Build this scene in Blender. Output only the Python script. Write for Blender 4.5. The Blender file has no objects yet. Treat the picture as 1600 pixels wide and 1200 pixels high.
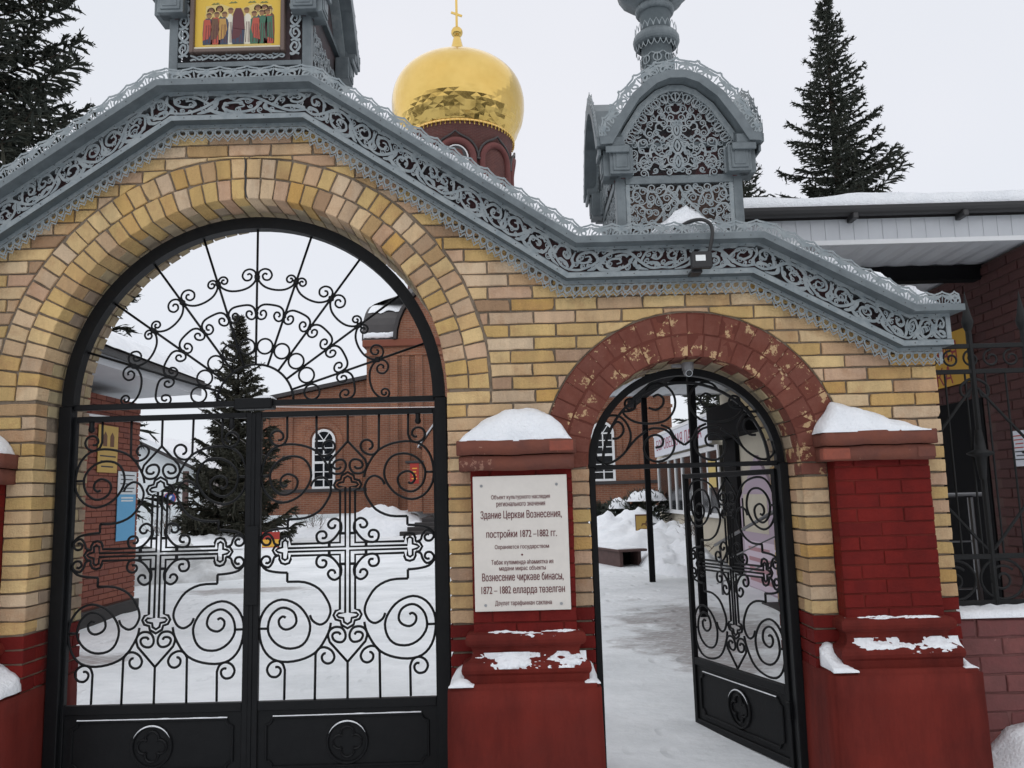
import bpy, bmesh, math, random
from mathutils import Vector, Matrix, noise, geometry
R=math.radians; PI=math.pi
rnd=random.Random(7)
SC=bpy.context.scene; COL=SC.collection
# ------------------------------------------------------------------ camera
cd=bpy.data.cameras.new('camera'); cam=bpy.data.objects.new('camera',cd); COL.objects.link(cam)
cd.sensor_width=36.0; cd.lens=1270.0*36/1600; cd.clip_end=3000; cd.clip_start=.05
PITCH,ROLL=R(7.8),R(1.55)
cam.matrix_world=Matrix.Translation((0,-4.7,1.5)) @ Matrix.Rotation(R(90)+PITCH,4,'X') @ Matrix.Rotation(-ROLL,4,'Z')
SC.camera=cam
SC.render.resolution_x=1024; SC.render.resolution_y=768
# ------------------------------------------------------------------ overcast sky
w=bpy.data.worlds.new('World'); SC.world=w; w.use_nodes=True
nt=w.node_tree; nt.nodes.clear()
out=nt.nodes.new('ShaderNodeOutputWorld'); bg=nt.nodes.new('ShaderNodeBackground')
sky=nt.nodes.new('ShaderNodeTexSky'); sky.sky_type='NISHITA'; sky.sun_disc=False
SUN_EL,SUN_AZ=R(48),R(205)
sky.sun_elevation=SUN_EL; sky.sun_rotation=SUN_AZ
mul=nt.nodes.new('ShaderNodeMix'); mul.data_type='RGBA'; mul.blend_type='MULTIPLY'; mul.inputs[0].default_value=1
mul.inputs[7].default_value=(.1,.1,.1,1)
nt.links.new(sky.outputs[0],mul.inputs[6])
ns=nt.nodes.new('ShaderNodeTexNoise'); ns.inputs['Scale'].default_value=1.6; ns.inputs['Detail'].default_value=3
cr=nt.nodes.new('ShaderNodeValToRGB'); cr.color_ramp.elements[0].position=.3; cr.color_ramp.elements[1].position=.7
cr.color_ramp.elements[0].color=(.625,.66,.71,1); cr.color_ramp.elements[1].color=(.715,.72,.76,1)
tc=nt.nodes.new('ShaderNodeTexCoord'); nt.links.new(tc.outputs['Generated'],ns.inputs['Vector'])
nt.links.new(ns.outputs['Fac'],cr.inputs[0])
mx=nt.nodes.new('ShaderNodeMix'); mx.data_type='RGBA'; mx.inputs[0].default_value=.93
nt.links.new(mul.outputs[2],mx.inputs[6]); nt.links.new(cr.outputs[0],mx.inputs[7])
nt.links.new(mx.outputs[2],bg.inputs[0]); bg.inputs[1].default_value=1.0
nt.links.new(bg.outputs[0],out.inputs[0])
sl=bpy.data.lights.new('sun','SUN'); sl.energy=1.2; sl.angle=R(178); sl.color=(1,.975,.95)
so=bpy.data.objects.new('sun',sl); COL.objects.link(so)
# light travels from azimuth SUN_AZ (clockwise from +Y) at SUN_EL
sd=Vector((math.sin(SUN_AZ)*math.cos(SUN_EL),math.cos(SUN_AZ)*math.cos(SUN_EL),math.sin(SUN_EL)))
so.rotation_euler=(-sd).to_track_quat('-Z','Y').to_euler()
SC.view_settings.view_transform='Standard'; SC.view_settings.look='None'
SC.view_settings.exposure=0.32; SC.view_settings.gamma=1.0; SC.view_settings.use_curve_mapping=False

# ------------------------------------------------------------------ materials
M={}
def pmat(name,col,rough=.7,metal=0.,var=.0,scale=6.,bump=0.,bscale=40.,col2=None,rand=None,coords='Object',spec=None,flake=None,island=False,grime=0.,ramp=(.38,.68)):
    """principled + noise blend to col2, random ramp per object (rand=list of colours), flake=(colour,scale,threshold)"""
    m=bpy.data.materials.new(name); m.use_nodes=True; n=m.node_tree.nodes; L=m.node_tree.links
    b=n['Principled BSDF']; b.inputs['Roughness'].default_value=rough; b.inputs['Metallic'].default_value=metal
    if spec is not None: b.inputs['Specular IOR Level'].default_value=spec
    t=n.new('ShaderNodeTexCoord'); vec=t.outputs[coords]
    src=None
    if rand:
        oi=n.new('ShaderNodeNewGeometry' if island else 'ShaderNodeObjectInfo')
        cr=n.new('ShaderNodeValToRGB'); cr.color_ramp.interpolation='LINEAR'
        e=cr.color_ramp.elements
        while len(e)<len(rand): e.new(.5)
        for i,c in enumerate(rand): e[i].position=i/(len(rand)-1); e[i].color=(*c,1)
        L.new(oi.outputs['Random Per Island' if island else 'Random'],cr.inputs[0]); src=cr.outputs[0]
    if col2 is not None or var:
        nz=n.new('ShaderNodeTexNoise'); nz.inputs['Scale'].default_value=scale; nz.inputs['Detail'].default_value=6; nz.inputs['Roughness'].default_value=.65
        if rand and not island:
            # shift the noise per object so that copies do not look alike
            ad=n.new('ShaderNodeVectorMath'); ad.operation='ADD'; L.new(vec,ad.inputs[0])
            ob=n.new('ShaderNodeObjectInfo'); sc=n.new('ShaderNodeMath'); sc.operation='MULTIPLY'; sc.inputs[1].default_value=37.
            L.new(ob.outputs['Random'],sc.inputs[0]); L.new(sc.outputs[0],ad.inputs[1]); L.new(ad.outputs[0],nz.inputs['Vector'])
        else: L.new(vec,nz.inputs['Vector'])
        r2=n.new('ShaderNodeValToRGB'); r2.color_ramp.elements[0].position=ramp[0]; r2.color_ramp.elements[1].position=ramp[1]
        L.new(nz.outputs['Fac'],r2.inputs[0])
        mx=n.new('ShaderNodeMix'); mx.data_type='RGBA'
        sc2=n.new('ShaderNodeMath'); sc2.operation='MULTIPLY'; sc2.inputs[1].default_value=var or 1.
        L.new(r2.outputs[0],sc2.inputs[0]); L.new(sc2.outputs[0],mx.inputs[0])
        if src: L.new(src,mx.inputs[6])
        else: mx.inputs[6].default_value=(*col,1)
        mx.inputs[7].default_value=(*(col2 or tuple(c*.6 for c in col)),1); src=mx.outputs[2]
    if flake:
        fc,fs,ft=flake
        nf=n.new('ShaderNodeTexNoise'); nf.inputs['Scale'].default_value=fs; nf.inputs['Detail'].default_value=9; nf.inputs['Roughness'].default_value=.72
        g=n.new('ShaderNodeNewGeometry'); L.new(g.outputs['Position'],nf.inputs['Vector'])
        rf=n.new('ShaderNodeValToRGB'); rf.color_ramp.elements[0].position=ft; rf.color_ramp.elements[1].position=ft+.015
        L.new(nf.outputs['Fac'],rf.inputs[0]); mf=n.new('ShaderNodeMix'); mf.data_type='RGBA'; L.new(rf.outputs[0],mf.inputs[0])
        if src: L.new(src,mf.inputs[6])
        else: mf.inputs[6].default_value=(*col,1)
        mf.inputs[7].default_value=(*fc,1); src=mf.outputs[2]
    if grime:
        gg=n.new('ShaderNodeNewGeometry'); gp=n.new('ShaderNodeMapping'); gp.inputs['Scale'].default_value=(3.2,3.2,.75); L.new(gg.outputs['Position'],gp.inputs['Vector'])
        gn=n.new('ShaderNodeTexNoise'); gn.inputs['Scale'].default_value=1.; gn.inputs['Detail'].default_value=9; gn.inputs['Roughness'].default_value=.72; L.new(gp.outputs[0],gn.inputs['Vector'])
        gr_=n.new('ShaderNodeValToRGB'); gr_.color_ramp.elements[0].position=.34; gr_.color_ramp.elements[1].position=.60
        gr_.color_ramp.elements[0].color=(1-grime,1-grime*.97,1-grime*.9,1); gr_.color_ramp.elements[1].color=(1.04,1.04,1.04,1); L.new(gn.outputs['Fac'],gr_.inputs[0])
        gm_=n.new('ShaderNodeMix'); gm_.data_type='RGBA'; gm_.blend_type='MULTIPLY'; gm_.inputs[0].default_value=1.
        if src: L.new(src,gm_.inputs[6])
        else: gm_.inputs[6].default_value=(*col,1)
        L.new(gr_.outputs[0],gm_.inputs[7]); src=gm_.outputs[2]
    if src: L.new(src,b.inputs['Base Color'])
    else: b.inputs['Base Color'].default_value=(*col,1)
    if bump:
        nb=n.new('ShaderNodeTexNoise'); nb.inputs['Scale'].default_value=bscale; nb.inputs['Detail'].default_value=5
        L.new(vec,nb.inputs['Vector']); bp=n.new('ShaderNodeBump'); bp.inputs['Strength'].default_value=bump; bp.inputs['Distance'].default_value=.01
        L.new(nb.outputs['Fac'],bp.inputs['Height']); L.new(bp.outputs[0],b.inputs['Normal'])
    M[name]=m; return m
def brickmat(name,c1,c2,mortar,sx=1.,axis='X',bw=.26,bh=.0775,ms=.012,rough=.85,stain=None):
    m=bpy.data.materials.new(name); m.use_nodes=True; n=m.node_tree.nodes; L=m.node_tree.links; b=n['Principled BSDF']
    b.inputs['Roughness'].default_value=rough
    g=n.new('ShaderNodeNewGeometry'); sp=n.new('ShaderNodeSeparateXYZ'); L.new(g.outputs['Position'],sp.inputs[0])
    ad=n.new('ShaderNodeMath'); ad.operation='ADD'; L.new(sp.outputs['X'],ad.inputs[0]); L.new(sp.outputs['Y'],ad.inputs[1])
    cb=n.new('ShaderNodeCombineXYZ'); L.new(ad.outputs[0],cb.inputs[0]); L.new(sp.outputs['Z'],cb.inputs[1])
    br=n.new('ShaderNodeTexBrick'); br.inputs['Scale'].default_value=1; br.inputs['Brick Width'].default_value=bw; br.inputs['Row Height'].default_value=bh
    br.inputs['Mortar Size'].default_value=ms; br.inputs['Mortar Smooth'].default_value=.2; br.inputs['Bias'].default_value=0
    br.inputs['Color1'].default_value=(*c1,1); br.inputs['Color2'].default_value=(*c2,1); br.inputs['Mortar'].default_value=(*mortar,1)
    L.new(cb.outputs[0],br.inputs['Vector'])
    nz=n.new('ShaderNodeTexNoise'); nz.inputs['Scale'].default_value=1.1; nz.inputs['Detail'].default_value=8; nz.inputs['Roughness'].default_value=.7; L.new(g.outputs['Position'],nz.inputs['Vector'])
    rp=n.new('ShaderNodeValToRGB'); rp.color_ramp.elements[0].position=.35; rp.color_ramp.elements[1].position=.7
    rp.color_ramp.elements[0].color=(.72,.72,.74,1); rp.color_ramp.elements[1].color=(1.1,1.06,1.0,1); L.new(nz.outputs['Fac'],rp.inputs[0])
    mu=n.new('ShaderNodeMix'); mu.data_type='RGBA'; mu.blend_type='MULTIPLY'; mu.inputs[0].default_value=1; L.new(br.outputs['Color'],mu.inputs[6]); L.new(rp.outputs[0],mu.inputs[7])
    L.new(mu.outputs[2],b.inputs['Base Color'])
    bp=n.new('ShaderNodeBump'); bp.inputs['Strength'].default_value=.5; bp.inputs['Distance'].default_value=.01; bp.invert=True
    L.new(br.outputs['Fac'],bp.inputs['Height']); L.new(bp.outputs[0],b.inputs['Normal'])
    M[name]=m; return m
YB=[(0.53,0.3,0.08),(0.557,0.379,0.171),(0.642,0.452,0.217),(0.493,0.314,0.112),(0.665,0.493,0.295),(0.556,0.363,0.237),(0.42,0.265,0.119),(0.599,0.408,0.155),(0.495,0.307,0.2),(0.671,0.481,0.237),(0.591,0.405,0.166),(0.485,0.289,0.089),(0.667,0.475,0.27),(0.369,0.225,0.14),(0.651,0.492,0.327),(0.312,0.187,0.103)]
pmat('yellow_brick',(.5,.37,.17),.85,rand=YB,col2=(.37,.19,.085),var=.7,scale=6.5,ramp=(.52,.78),bump=.6,bscale=80,flake=((.19,.13,.085),34.,.69),grime=.32)
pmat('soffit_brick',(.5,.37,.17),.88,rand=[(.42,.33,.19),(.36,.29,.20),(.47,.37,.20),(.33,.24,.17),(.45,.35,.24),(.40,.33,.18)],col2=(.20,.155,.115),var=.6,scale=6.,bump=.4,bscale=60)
pmat('mortar',(.26,.205,.15),.95,col2=(.15,.12,.088),var=.8,scale=14,bump=.5,bscale=90,grime=.25)
pmat('red_paint_brick',(.17,.016,.013),.7,rand=[(.135,.011,.0095),(.16,.0135,.0105),(.148,.0125,.010),(.12,.010,.009)],col2=(.10,.0105,.0095),var=.7,scale=7,bump=.4,bscale=50,spec=.12,flake=((.26,.12,.08),6.,.70),grime=.25)
pmat('red_paint',(.150,.021,.015),.75,col2=(.105,.019,.015),var=.75,scale=2.6,bump=.3,bscale=22,spec=.12,flake=((.07,.022,.018),7.3,.675),grime=.38)
pmat('arch_paint_brick',(.2,.06,.045),.8,rand=[(.155,.050,.034),(.175,.056,.038),(.145,.045,.032),(.165,.056,.040)],col2=(.215,.088,.066),var=.6,scale=8,bump=.4,bscale=50,spec=.15,flake=((.50,.33,.18),8.,.566),grime=.2)
pmat('arch_paint',(.135,.042,.03),.9,col2=(.10,.034,.026),var=.7,scale=9,spec=.15,flake=((.40,.28,.18),10.5,.60))
pmat('cap_paint',(.175,.062,.042),.88,col2=(.125,.052,.042),var=.9,scale=7,bump=.45,bscale=40,spec=.2,flake=((.30,.16,.115),8,.625))
pmat('bare_red_brick',(.27,.07,.042),.9,col2=(.18,.055,.04),var=.7,scale=20,bump=.4)
pmat('fence_block',(.17,.05,.045),.85,rand=[(.16,.05,.048),(.20,.065,.058),(.145,.042,.042),(.185,.07,.065)],col2=(.12,.045,.042),var=.8,scale=9,bump=.4,bscale=40,flake=((.30,.14,.13),9,.66))
pmat('fence_mortar',(.14,.055,.05),.95,col2=(.2,.09,.085),var=.8,scale=9)
pmat('zinc',(.178,.205,.216),.50,.3,col2=(.11,.13,.14),var=.9,scale=7,bump=.12,bscale=25,grime=.22)
pmat('zinc_light',(.28,.31,.32),.46,.3,col2=(.185,.22,.238),var=.95,scale=22,bump=.05,bscale=60)
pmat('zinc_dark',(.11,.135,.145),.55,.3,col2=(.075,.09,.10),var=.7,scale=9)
pmat('nail',(.06,.06,.06),.6,.5)
pmat('red_board',(.026,.024,.026),.85,col2=(.115,.042,.045),var=1.,scale=6.5)
pmat('dark_board',(.04,.038,.042),.85,col2=(.08,.05,.052),var=.9,scale=4.5)
pmat('panel_board',(.06,.047,.044),.85,col2=(.25,.155,.12),var=1.,scale=6.)
pmat('iron',(.0045,.005,.006),.5,.0,col2=(.008,.0085,.0095),var=.6,scale=12,bump=.1,bscale=60,spec=.22)
pmat('iron_old',(.012,.0125,.013),.6,.0,col2=(.007,.0075,.008),var=.7,scale=12,spec=.25)
pmat('snow',(.82,.84,.87),.7,col2=(.70,.73,.77),var=.8,scale=7,ramp=(.42,.75),bump=.9,bscale=55)
pmat('plaque_stone',(.66,.62,.57),.45,col2=(.60,.565,.52),var=.8,scale=9)
pmat('plaque_letters',(.11,.018,.02),.6)
pmat('steel',(.35,.36,.37),.35,.9)
pmat('chrome',(.16,.16,.165),.35,1.)
pmat('black_plastic',(.016,.016,.017),.45)
pmat('lamp_glass',(.75,.77,.76),.2)
pmat('cctv_shell',(.20,.20,.205),.4); pmat('lens',(.01,.01,.012),.1)
pmat('gold',(.60,.42,.135),.18,1.,col2=(.52,.345,.095),var=.7,scale=.9)
pmat('gold_old',(.75,.50,.18),.3,1.)
brickmat('church_brick',(.225,.078,.040),(.275,.105,.055),(.28,.18,.13))
brickmat('drum_brick',(.115,.038,.035),(.14,.046,.04),(.15,.085,.075))
pmat('church_trim',(.205,.068,.038),.85,col2=(.19,.055,.038),var=.7,scale=2)
pmat('drum_trim',(.14,.042,.038),.85,col2=(.10,.034,.032),var=.7,scale=2)
pmat('roof_brown',(.030,.026,.027),.55,.0,col2=(.05,.045,.045),var=.6,scale=1.5)
pmat('white_paint',(.74,.75,.76),.5)
pmat('white_plaster',(.66,.70,.72),.85,col2=(.58,.62,.64),var=.6,scale=.8)
pmat('window_glass',(.010,.012,.015),.18)
pmat('left_brick',(.2,.06,.04),.85,rand=[(.175,.050,.032),(.21,.066,.04),(.19,.058,.037),(.16,.05,.035)],island=True)
pmat('left_mortar',(.11,.045,.035),.95)
pmat('dark_brick_shaded',(.13,.04,.034),.85,rand=[(.06,.019,.017),(.075,.024,.02),(.053,.018,.017),(.07,.023,.021)],col2=(.065,.022,.021),var=.7,scale=8,bump=.3)  # dark red brick, deepened further by canopy shade put into its colour
pmat('dark_mortar',(.085,.045,.04),.95)
pmat('plinth_dark',(.022,.02,.02),.7)
pmat('white_metal',(.55,.57,.60),.45,col2=(.48,.50,.53),var=.5,scale=4)
pmat('gutter',(.035,.034,.035),.5)
pmat('cream_wall',(.55,.50,.40),.8,col2=(.48,.43,.35),var=.6,scale=3)
pmat('lilac',(.42,.33,.40),.7); pmat('poster_pink',(.62,.52,.60),.7)
pmat('poster_print',(.42,.22,.25),.7)
pmat('door_dark',(.008,.008,.009),.85,spec=.1)
pmat('yellow_sign',(.58,.32,.03),.6); pmat('sign_red',(.27,.02,.025),.6)
pmat('white_sign',(.66,.68,.74),.55); pmat('sign_wine',(.30,.05,.10),.6)
pmat('poster_yellow',(.46,.30,.08),.6); pmat('poster_white',(.58,.62,.64),.6); pmat('poster_blue',(.10,.33,.55),.55); pmat('ink',(.03,.03,.035),.7); pmat('ink_red',(.45,.06,.05),.7); pmat('ink_brown',(.13,.06,.03),.7)
pmat('sign_blue',(.04,.08,.30),.5); pmat('sign_redplate',(.36,.03,.02),.6); pmat('sign_gold',(.75,.42,.05),.5)
pmat('bark',(.055,.038,.028),.95,col2=(.035,.026,.02),var=.8,scale=8)
pmat('needles',(.028,.034,.026),.8,rand=[(.022,.028,.022),(.040,.047,.033),(.030,.038,.030),(.052,.052,.036)],island=True)
pmat('needles_brown',(.03,.03,.02),.8,rand=[(.026,.029,.021),(.046,.043,.027),(.036,.040,.028),(.055,.047,.03)],island=True)
pmat('twig',(.10,.07,.055),.9)
pmat('bench_wood',(.10,.055,.05),.8,col2=(.06,.035,.032),var=.7,scale=6)
pmat('icon_yellow',(.68,.44,.045),.5,col2=(.60,.40,.05),var=.4,scale=5); pmat('icon_frame',(.13,.09,.075),.6); pmat('icon_white',(.66,.62,.50),.6)
for nm,c in dict(robe_red=(.42,.07,.04),robe_wine=(.10,.022,.028),robe_blue=(.035,.05,.09),robe_green=(.04,.13,.075),robe_ochre=(.45,.25,.06),robe_brown=(.13,.06,.03),skin_tone=(.28,.14,.06),halo_pale=(.62,.47,.16),teal_ring=(.16,.34,.30),leaf_olive=(.16,.17,.05)).items(): pmat('icon_'+nm,c,.55)

# ------------------------------------------------------------------ mesh helpers
JR=random.Random(99)
class MB:
    def __init__(s): s.v=[]; s.f=[]
    def add(s,vs,fs):
        o=len(s.v); s.v+= [tuple(p) for p in vs]; s.f+= [tuple(i+o for i in f) for f in fs]; return s
    def box(s,x0,x1,y0,y1,z0,z1,c=0.):
        if c<=0:
            vs=[(x,y,z) for x in(x0,x1) for y in(y0,y1) for z in(z0,z1)]
            return s.add(vs,[(0,1,3,2),(4,6,7,5),(0,4,5,1),(2,3,7,6),(0,2,6,4),(1,5,7,3)])
        bm=bmesh.new(); bmesh.ops.create_cube(bm,size=1)
        for v in bm.verts: v.co=Vector(((x0+x1)/2+v.co.x*(x1-x0),(y0+y1)/2+v.co.y*(y1-y0),(z0+z1)/2+v.co.z*(z1-z0)))
        bmesh.ops.bevel(bm,geom=list(bm.edges),offset=c,segments=1,affect='EDGES')
        bm.verts.index_update(); s.add([v.co[:] for v in bm.verts],[[v.index for v in f.verts] for f in bm.faces]); bm.free(); return s
    def tube(s,pts,r,n=6,closed=False,flat=None):
        P=[Vector(p) for p in pts]; k=len(P)
        if k<2: return s
        vs=[];ref=None
        for i in range(k):
            if closed: t=(P[(i+1)%k]-P[i-1])
            else: t=P[min(i+1,k-1)]-P[max(i-1,0)]
            if t.length<1e-9: t=Vector((0,0,1))
            t.normalize()
            if ref is None:
                ref=Vector((0,1,0)) if abs(t.y)<.9 else Vector((1,0,0))
            a=(ref-t*ref.dot(t))
            if a.length<1e-6: a=t.orthogonal()
            a.normalize(); ref=a; b=t.cross(a)
            rr=r[i] if isinstance(r,(list,tuple)) else r
            for j in range(n):
                an=2*PI*j/n+PI/n; vs.append(P[i]+(a*math.cos(an)+b*math.sin(an))*rr)
        fs=[]
        for i in range(k if closed else k-1):
            for j in range(n):
                a0=i*n+j; a1=i*n+(j+1)%n; b0=((i+1)%k)*n+j; b1=((i+1)%k)*n+(j+1)%n
                fs.append((a0,a1,b1,b0))
        if not closed: fs+= [tuple(range(n))[::-1],tuple((k-1)*n+j for j in range(n))]
        return s.add(vs,fs)
    def prism(s,poly,y0,y1):
        """polygon in XZ extruded along Y"""
        n=len(poly); vs=[(x,y0,z) for x,z in poly]+[(x,y1,z) for x,z in poly]
        return s.add(vs,[tuple(range(n)),tuple(range(2*n-1,n-1,-1))]+[(i,i+n,(i+1)%n+n,(i+1)%n) for i in range(n)])
    def lathe(s,prof,cx,cy,n=24,a0=0.,a1=2*PI):
        full=abs(a1-a0-2*PI)<1e-6; m=n if full else n+1
        vs=[]
        for r,z in prof:
            for j in range(m):
                a=a0+(a1-a0)*j/n; vs.append((cx+r*math.cos(a),cy+r*math.sin(a),z))
        fs=[]
        for i in range(len(prof)-1):
            for j in range(n):
                j1=(j+1)%m; fs.append((i*m+j,i*m+j1,(i+1)*m+j1,(i+1)*m+j))
        return s.add(vs,fs)
    def ring(s,cx,y,cz,r,w,t,n=18,a0=0,a1=2*PI):
        """flat annulus (arc) in the XZ plane, radial width w, thickness t in Y"""
        pts=[(cx+r*math.cos(a0+(a1-a0)*i/n),cz+r*math.sin(a0+(a1-a0)*i/n)) for i in range(n+1)]
        return s.ribbon(pts,w,y,t)
    def ribbon(s,pts,w,y,t,fn=None):
        """flat strip along pts (2D) of width w (number or list), front at y, back at y+t; fn maps (u,v)->(x,z)"""
        k=len(pts); L=[];Rr=[]; y+=JR.uniform(-.0007,.0007) if t<.01 else 0.   # sheets never share one plane
        for i in range(k):
            a=pts[max(i-1,0)]; b=pts[min(i+1,k-1)]; dx,dz=b[0]-a[0],b[1]-a[1]; l=math.hypot(dx,dz) or 1
            ww=(w[i] if isinstance(w,(list,tuple)) else w)/2
            L.append((pts[i][0]-dz/l*ww,pts[i][1]+dx/l*ww)); Rr.append((pts[i][0]+dz/l*ww,pts[i][1]-dx/l*ww))
        if fn: L=[fn(*p) for p in L]; Rr=[fn(*p) for p in Rr]
        vs=[(p[0],y,p[1]) for p in L]+[(p[0],y,p[1]) for p in Rr]+[(p[0],y+t,p[1]) for p in L]+[(p[0],y+t,p[1]) for p in Rr]
        fs=[]
        for i in range(k-1):
            fs+= [(i,k+i,k+i+1,i+1),(i,i+1,2*k+i+1,2*k+i),(k+i,3*k+i,3*k+i+1,k+i+1),(2*k+i,2*k+i+1,3*k+i+1,3*k+i)]
        return s.add(vs,fs)
    def xf(s,m):
        s.v=[tuple(m@Vector(p)) for p in s.v]; return s
    def merge(s,o,m=None):
        return s.add([m@Vector(p) for p in o.v] if m else o.v,o.f)
    def build(s,name,mat,parent=None,smooth=False,loc=None,fixn=True):
        me=bpy.data.meshes.new(name); me.from_pydata(s.v,[],s.f); me.materials.append(M[mat])
        if fixn:
            bm=bmesh.new(); bm.from_mesh(me); bmesh.ops.recalc_face_normals(bm,faces=bm.faces); bm.to_mesh(me); bm.free()
        if smooth:
            for p in me.polygons: p.use_smooth=True
        me.update()
        o=bpy.data.objects.new(name,me); COL.objects.link(o)
        if parent: o.parent=parent
        if loc: o.location=loc
        return o
def tag(o,label=None,cat=None,group=None,kind=None):
    if label: o['label']=label
    if cat: o['category']=cat
    if group: o['group']=group
    if kind: o['kind']=kind
    return o
def thing(name,label,cat,group=None,loc=(0,0,0)):
    o=bpy.data.objects.new(name,None); COL.objects.link(o); o.location=loc; o.empty_display_size=.1
    return tag(o,label,cat,group)
def smoothpath(p,k=4):
    """Catmull-Rom through 2D/3D points"""
    P=[Vector(q) for q in p]; o=[]
    for i in range(len(P)-1):
        a=P[max(i-1,0)];b=P[i];c=P[i+1];d=P[min(i+2,len(P)-1)]
        for j in range(k):
            t=j/k; o.append(.5*((2*b)+(c-a)*t+(2*a-5*b+4*c-d)*t*t+(3*b-a-3*c+d)*t**3))
    o.append(P[-1]); return [tuple(q) for q in o]
def spiral(cx,cz,r0,r1,a0,turns,n=26):
    return [(cx+(r0+(r1-r0)*i/n)*math.cos(a0+2*PI*turns*i/n),cz+(r0+(r1-r0)*i/n)*math.sin(a0+2*PI*turns*i/n)) for i in range(n+1)]
def to3(p,y): return [(a,y,b) for a,b in p]
def fbm(x,y,z=0.,o=4):
    return noise.fractal(Vector((x,y,z)),1.0,2.0,o)
def text(name,body,mat,parent,loc,width,height,rot=(R(90),0,0),extr=.001,bold=0.,align='CENTER'):
    c=bpy.data.curves.new(name,'FONT'); c.body=body; c.size=1; c.align_x=align; c.align_y='CENTER'; c.resolution_u=2
    t=bpy.data.objects.new(name,c); COL.objects.link(t); bpy.context.view_layer.update()
    dg=bpy.context.evaluated_depsgraph_get(); cu=t.to_curve(dg)
    # letters drawn from overlapping outlines: fill each outline (with its own holes) by itself, a hair apart
    spl=[]
    for sp in cu.splines:
        P=[(q.co.x,q.co.y) for q in sp.bezier_points]
        if len(P)<2: continue
        Q=[]
        for i_ in range(len(P)):
            p0=sp.bezier_points[i_]; p1=sp.bezier_points[(i_+1)%len(P)]
            for k_ in range(4):
                f=k_/4; g=1-f; Q.append(tuple(g**3*p0.co[d]+3*g*g*f*p0.handle_right[d]+3*g*f*f*p1.handle_left[d]+f**3*p1.co[d] for d in (0,1)))
        Q=[q for i_,q in enumerate(Q) if math.hypot(q[0]-Q[i_-1][0],q[1]-Q[i_-1][1])>1e-5]
        ar=sum(Q[i_-1][0]*Q[i_][1]-Q[i_][0]*Q[i_-1][1] for i_ in range(len(Q)))/2
        if abs(ar)>1e-7: spl.append((Q,ar))
    t.to_curve_clear(); bpy.data.objects.remove(t)
    def wind(x,y):
        w_=0
        for Q,_,bx in spl:
            if x<bx[0] or x>bx[1]: continue
            for i_ in range(len(Q)):
                (xa,ya),(xb,yb)=Q[i_-1],Q[i_]
                if (ya>y)!=(yb>y) and x<(xb-xa)*(y-ya)/(yb-ya)+xa: w_+=1 if yb>ya else -1
        return w_
    spl=[(Q,ar,(min(q[0] for q in Q),max(q[0] for q in Q))) for Q,ar in spl]
    pts=[];eds=[]
    for Q,_,_b in spl:
        o_=len(pts); pts+=[Vector(q) for q in Q]; eds+=[(o_+i_,o_+(i_+1)%len(Q)) for i_ in range(len(Q))]
    vo,_e,fo=geometry.delaunay_2d_cdt(pts,eds,[],0,1e-5)[:3]
    bm=bmesh.new(); bv=[bm.verts.new((v.x,v.y,0)) for v in vo]
    for f in fo:
        c_=sum((vo[i_] for i_ in f),Vector((0,0)))/len(f)
        if wind(c_.x,c_.y)!=0: bm.faces.new([bv[i_] for i_ in f])
    bmesh.ops.delete(bm,geom=[v for v in bm.verts if not v.link_faces],context='VERTS')
    me=bpy.data.meshes.new(name); bm.to_mesh(me); bm.free()
    xs=[v.co.x for v in me.vertices]; ys=[v.co.y for v in me.vertices]
    cx,cy=(min(xs)+max(xs))/2,(min(ys)+max(ys))/2
    if align=='RIGHT': cx=max(xs)
    sx,sy=width/(max(xs)-min(xs)),height/(max(ys)-min(ys))
    for v in me.vertices: v.co=Vector(((v.co.x-cx)*sx,(v.co.y-cy)*sy,v.co.z))
    if bold:      # heavier strokes: a second copy set a hair to the side
        bm=bmesh.new(); bm.from_mesh(me); g=bmesh.ops.duplicate(bm,geom=bm.verts[:]+bm.edges[:]+bm.faces[:])
        for v in [q for q in g['geom'] if isinstance(q,bmesh.types.BMVert)]: v.co.x+=bold; v.co.z+=.0008
        bm.to_mesh(me); bm.free()
    me.name=name; me.materials.clear(); me.materials.append(M[mat])
    o=bpy.data.objects.new(name,me); COL.objects.link(o); o.parent=parent; o.location=loc; o.rotation_euler=rot
    return o
# ------------------------------------------------------------------ ground
def gz(x,y):
    """height of the snow-covered ground"""
    if y<.6: b=-.13
    elif y<6: b=-.13+.13*(y-.6)/5.4
    else: b=min(.12,(y-6)*.006)
    far=min(1,max(0,(y-1)/6))
    trod=1-.75*math.exp(-((x-1.9-.02*y)/.9)**2) if y>0 else .6
    b+= (.035*fbm(x*.55,y*.55,3.1)+.016*fbm(x*2.3,y*2.3,9.7))*(.25+.75*far)*trod
    if 0<y<40:
        b+= .10*max(0,min(1,(y-14)/8))*max(0,fbm(x*.35+9,y*.35,1.7)+.35)
    return b
def axis(lo,hi,step,far):
    a=[lo+step*i for i in range(int((hi-lo)/step)+1)]; s=step
    L=[lo]; 
    while L[-1]>-far: s*=1.5; L.append(L[-1]-s)
    H=[a[-1]]; s=step
    while H[-1]<far: s*=1.5; H.append(H[-1]+s)
    return L[:0:-1]+a+H[1:]
gx=axis(-13,9,.22,700); gy=axis(-6,34,.25,900)
gm=MB(); gm.v=[(x,y,gz(x,y)) for y in gy for x in gx]; nx=len(gx)
gm.f=[(j*nx+i,j*nx+i+1,(j+1)*nx+i+1,(j+1)*nx+i) for j in range(len(gy)-1) for i in range(nx-1)]
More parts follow.
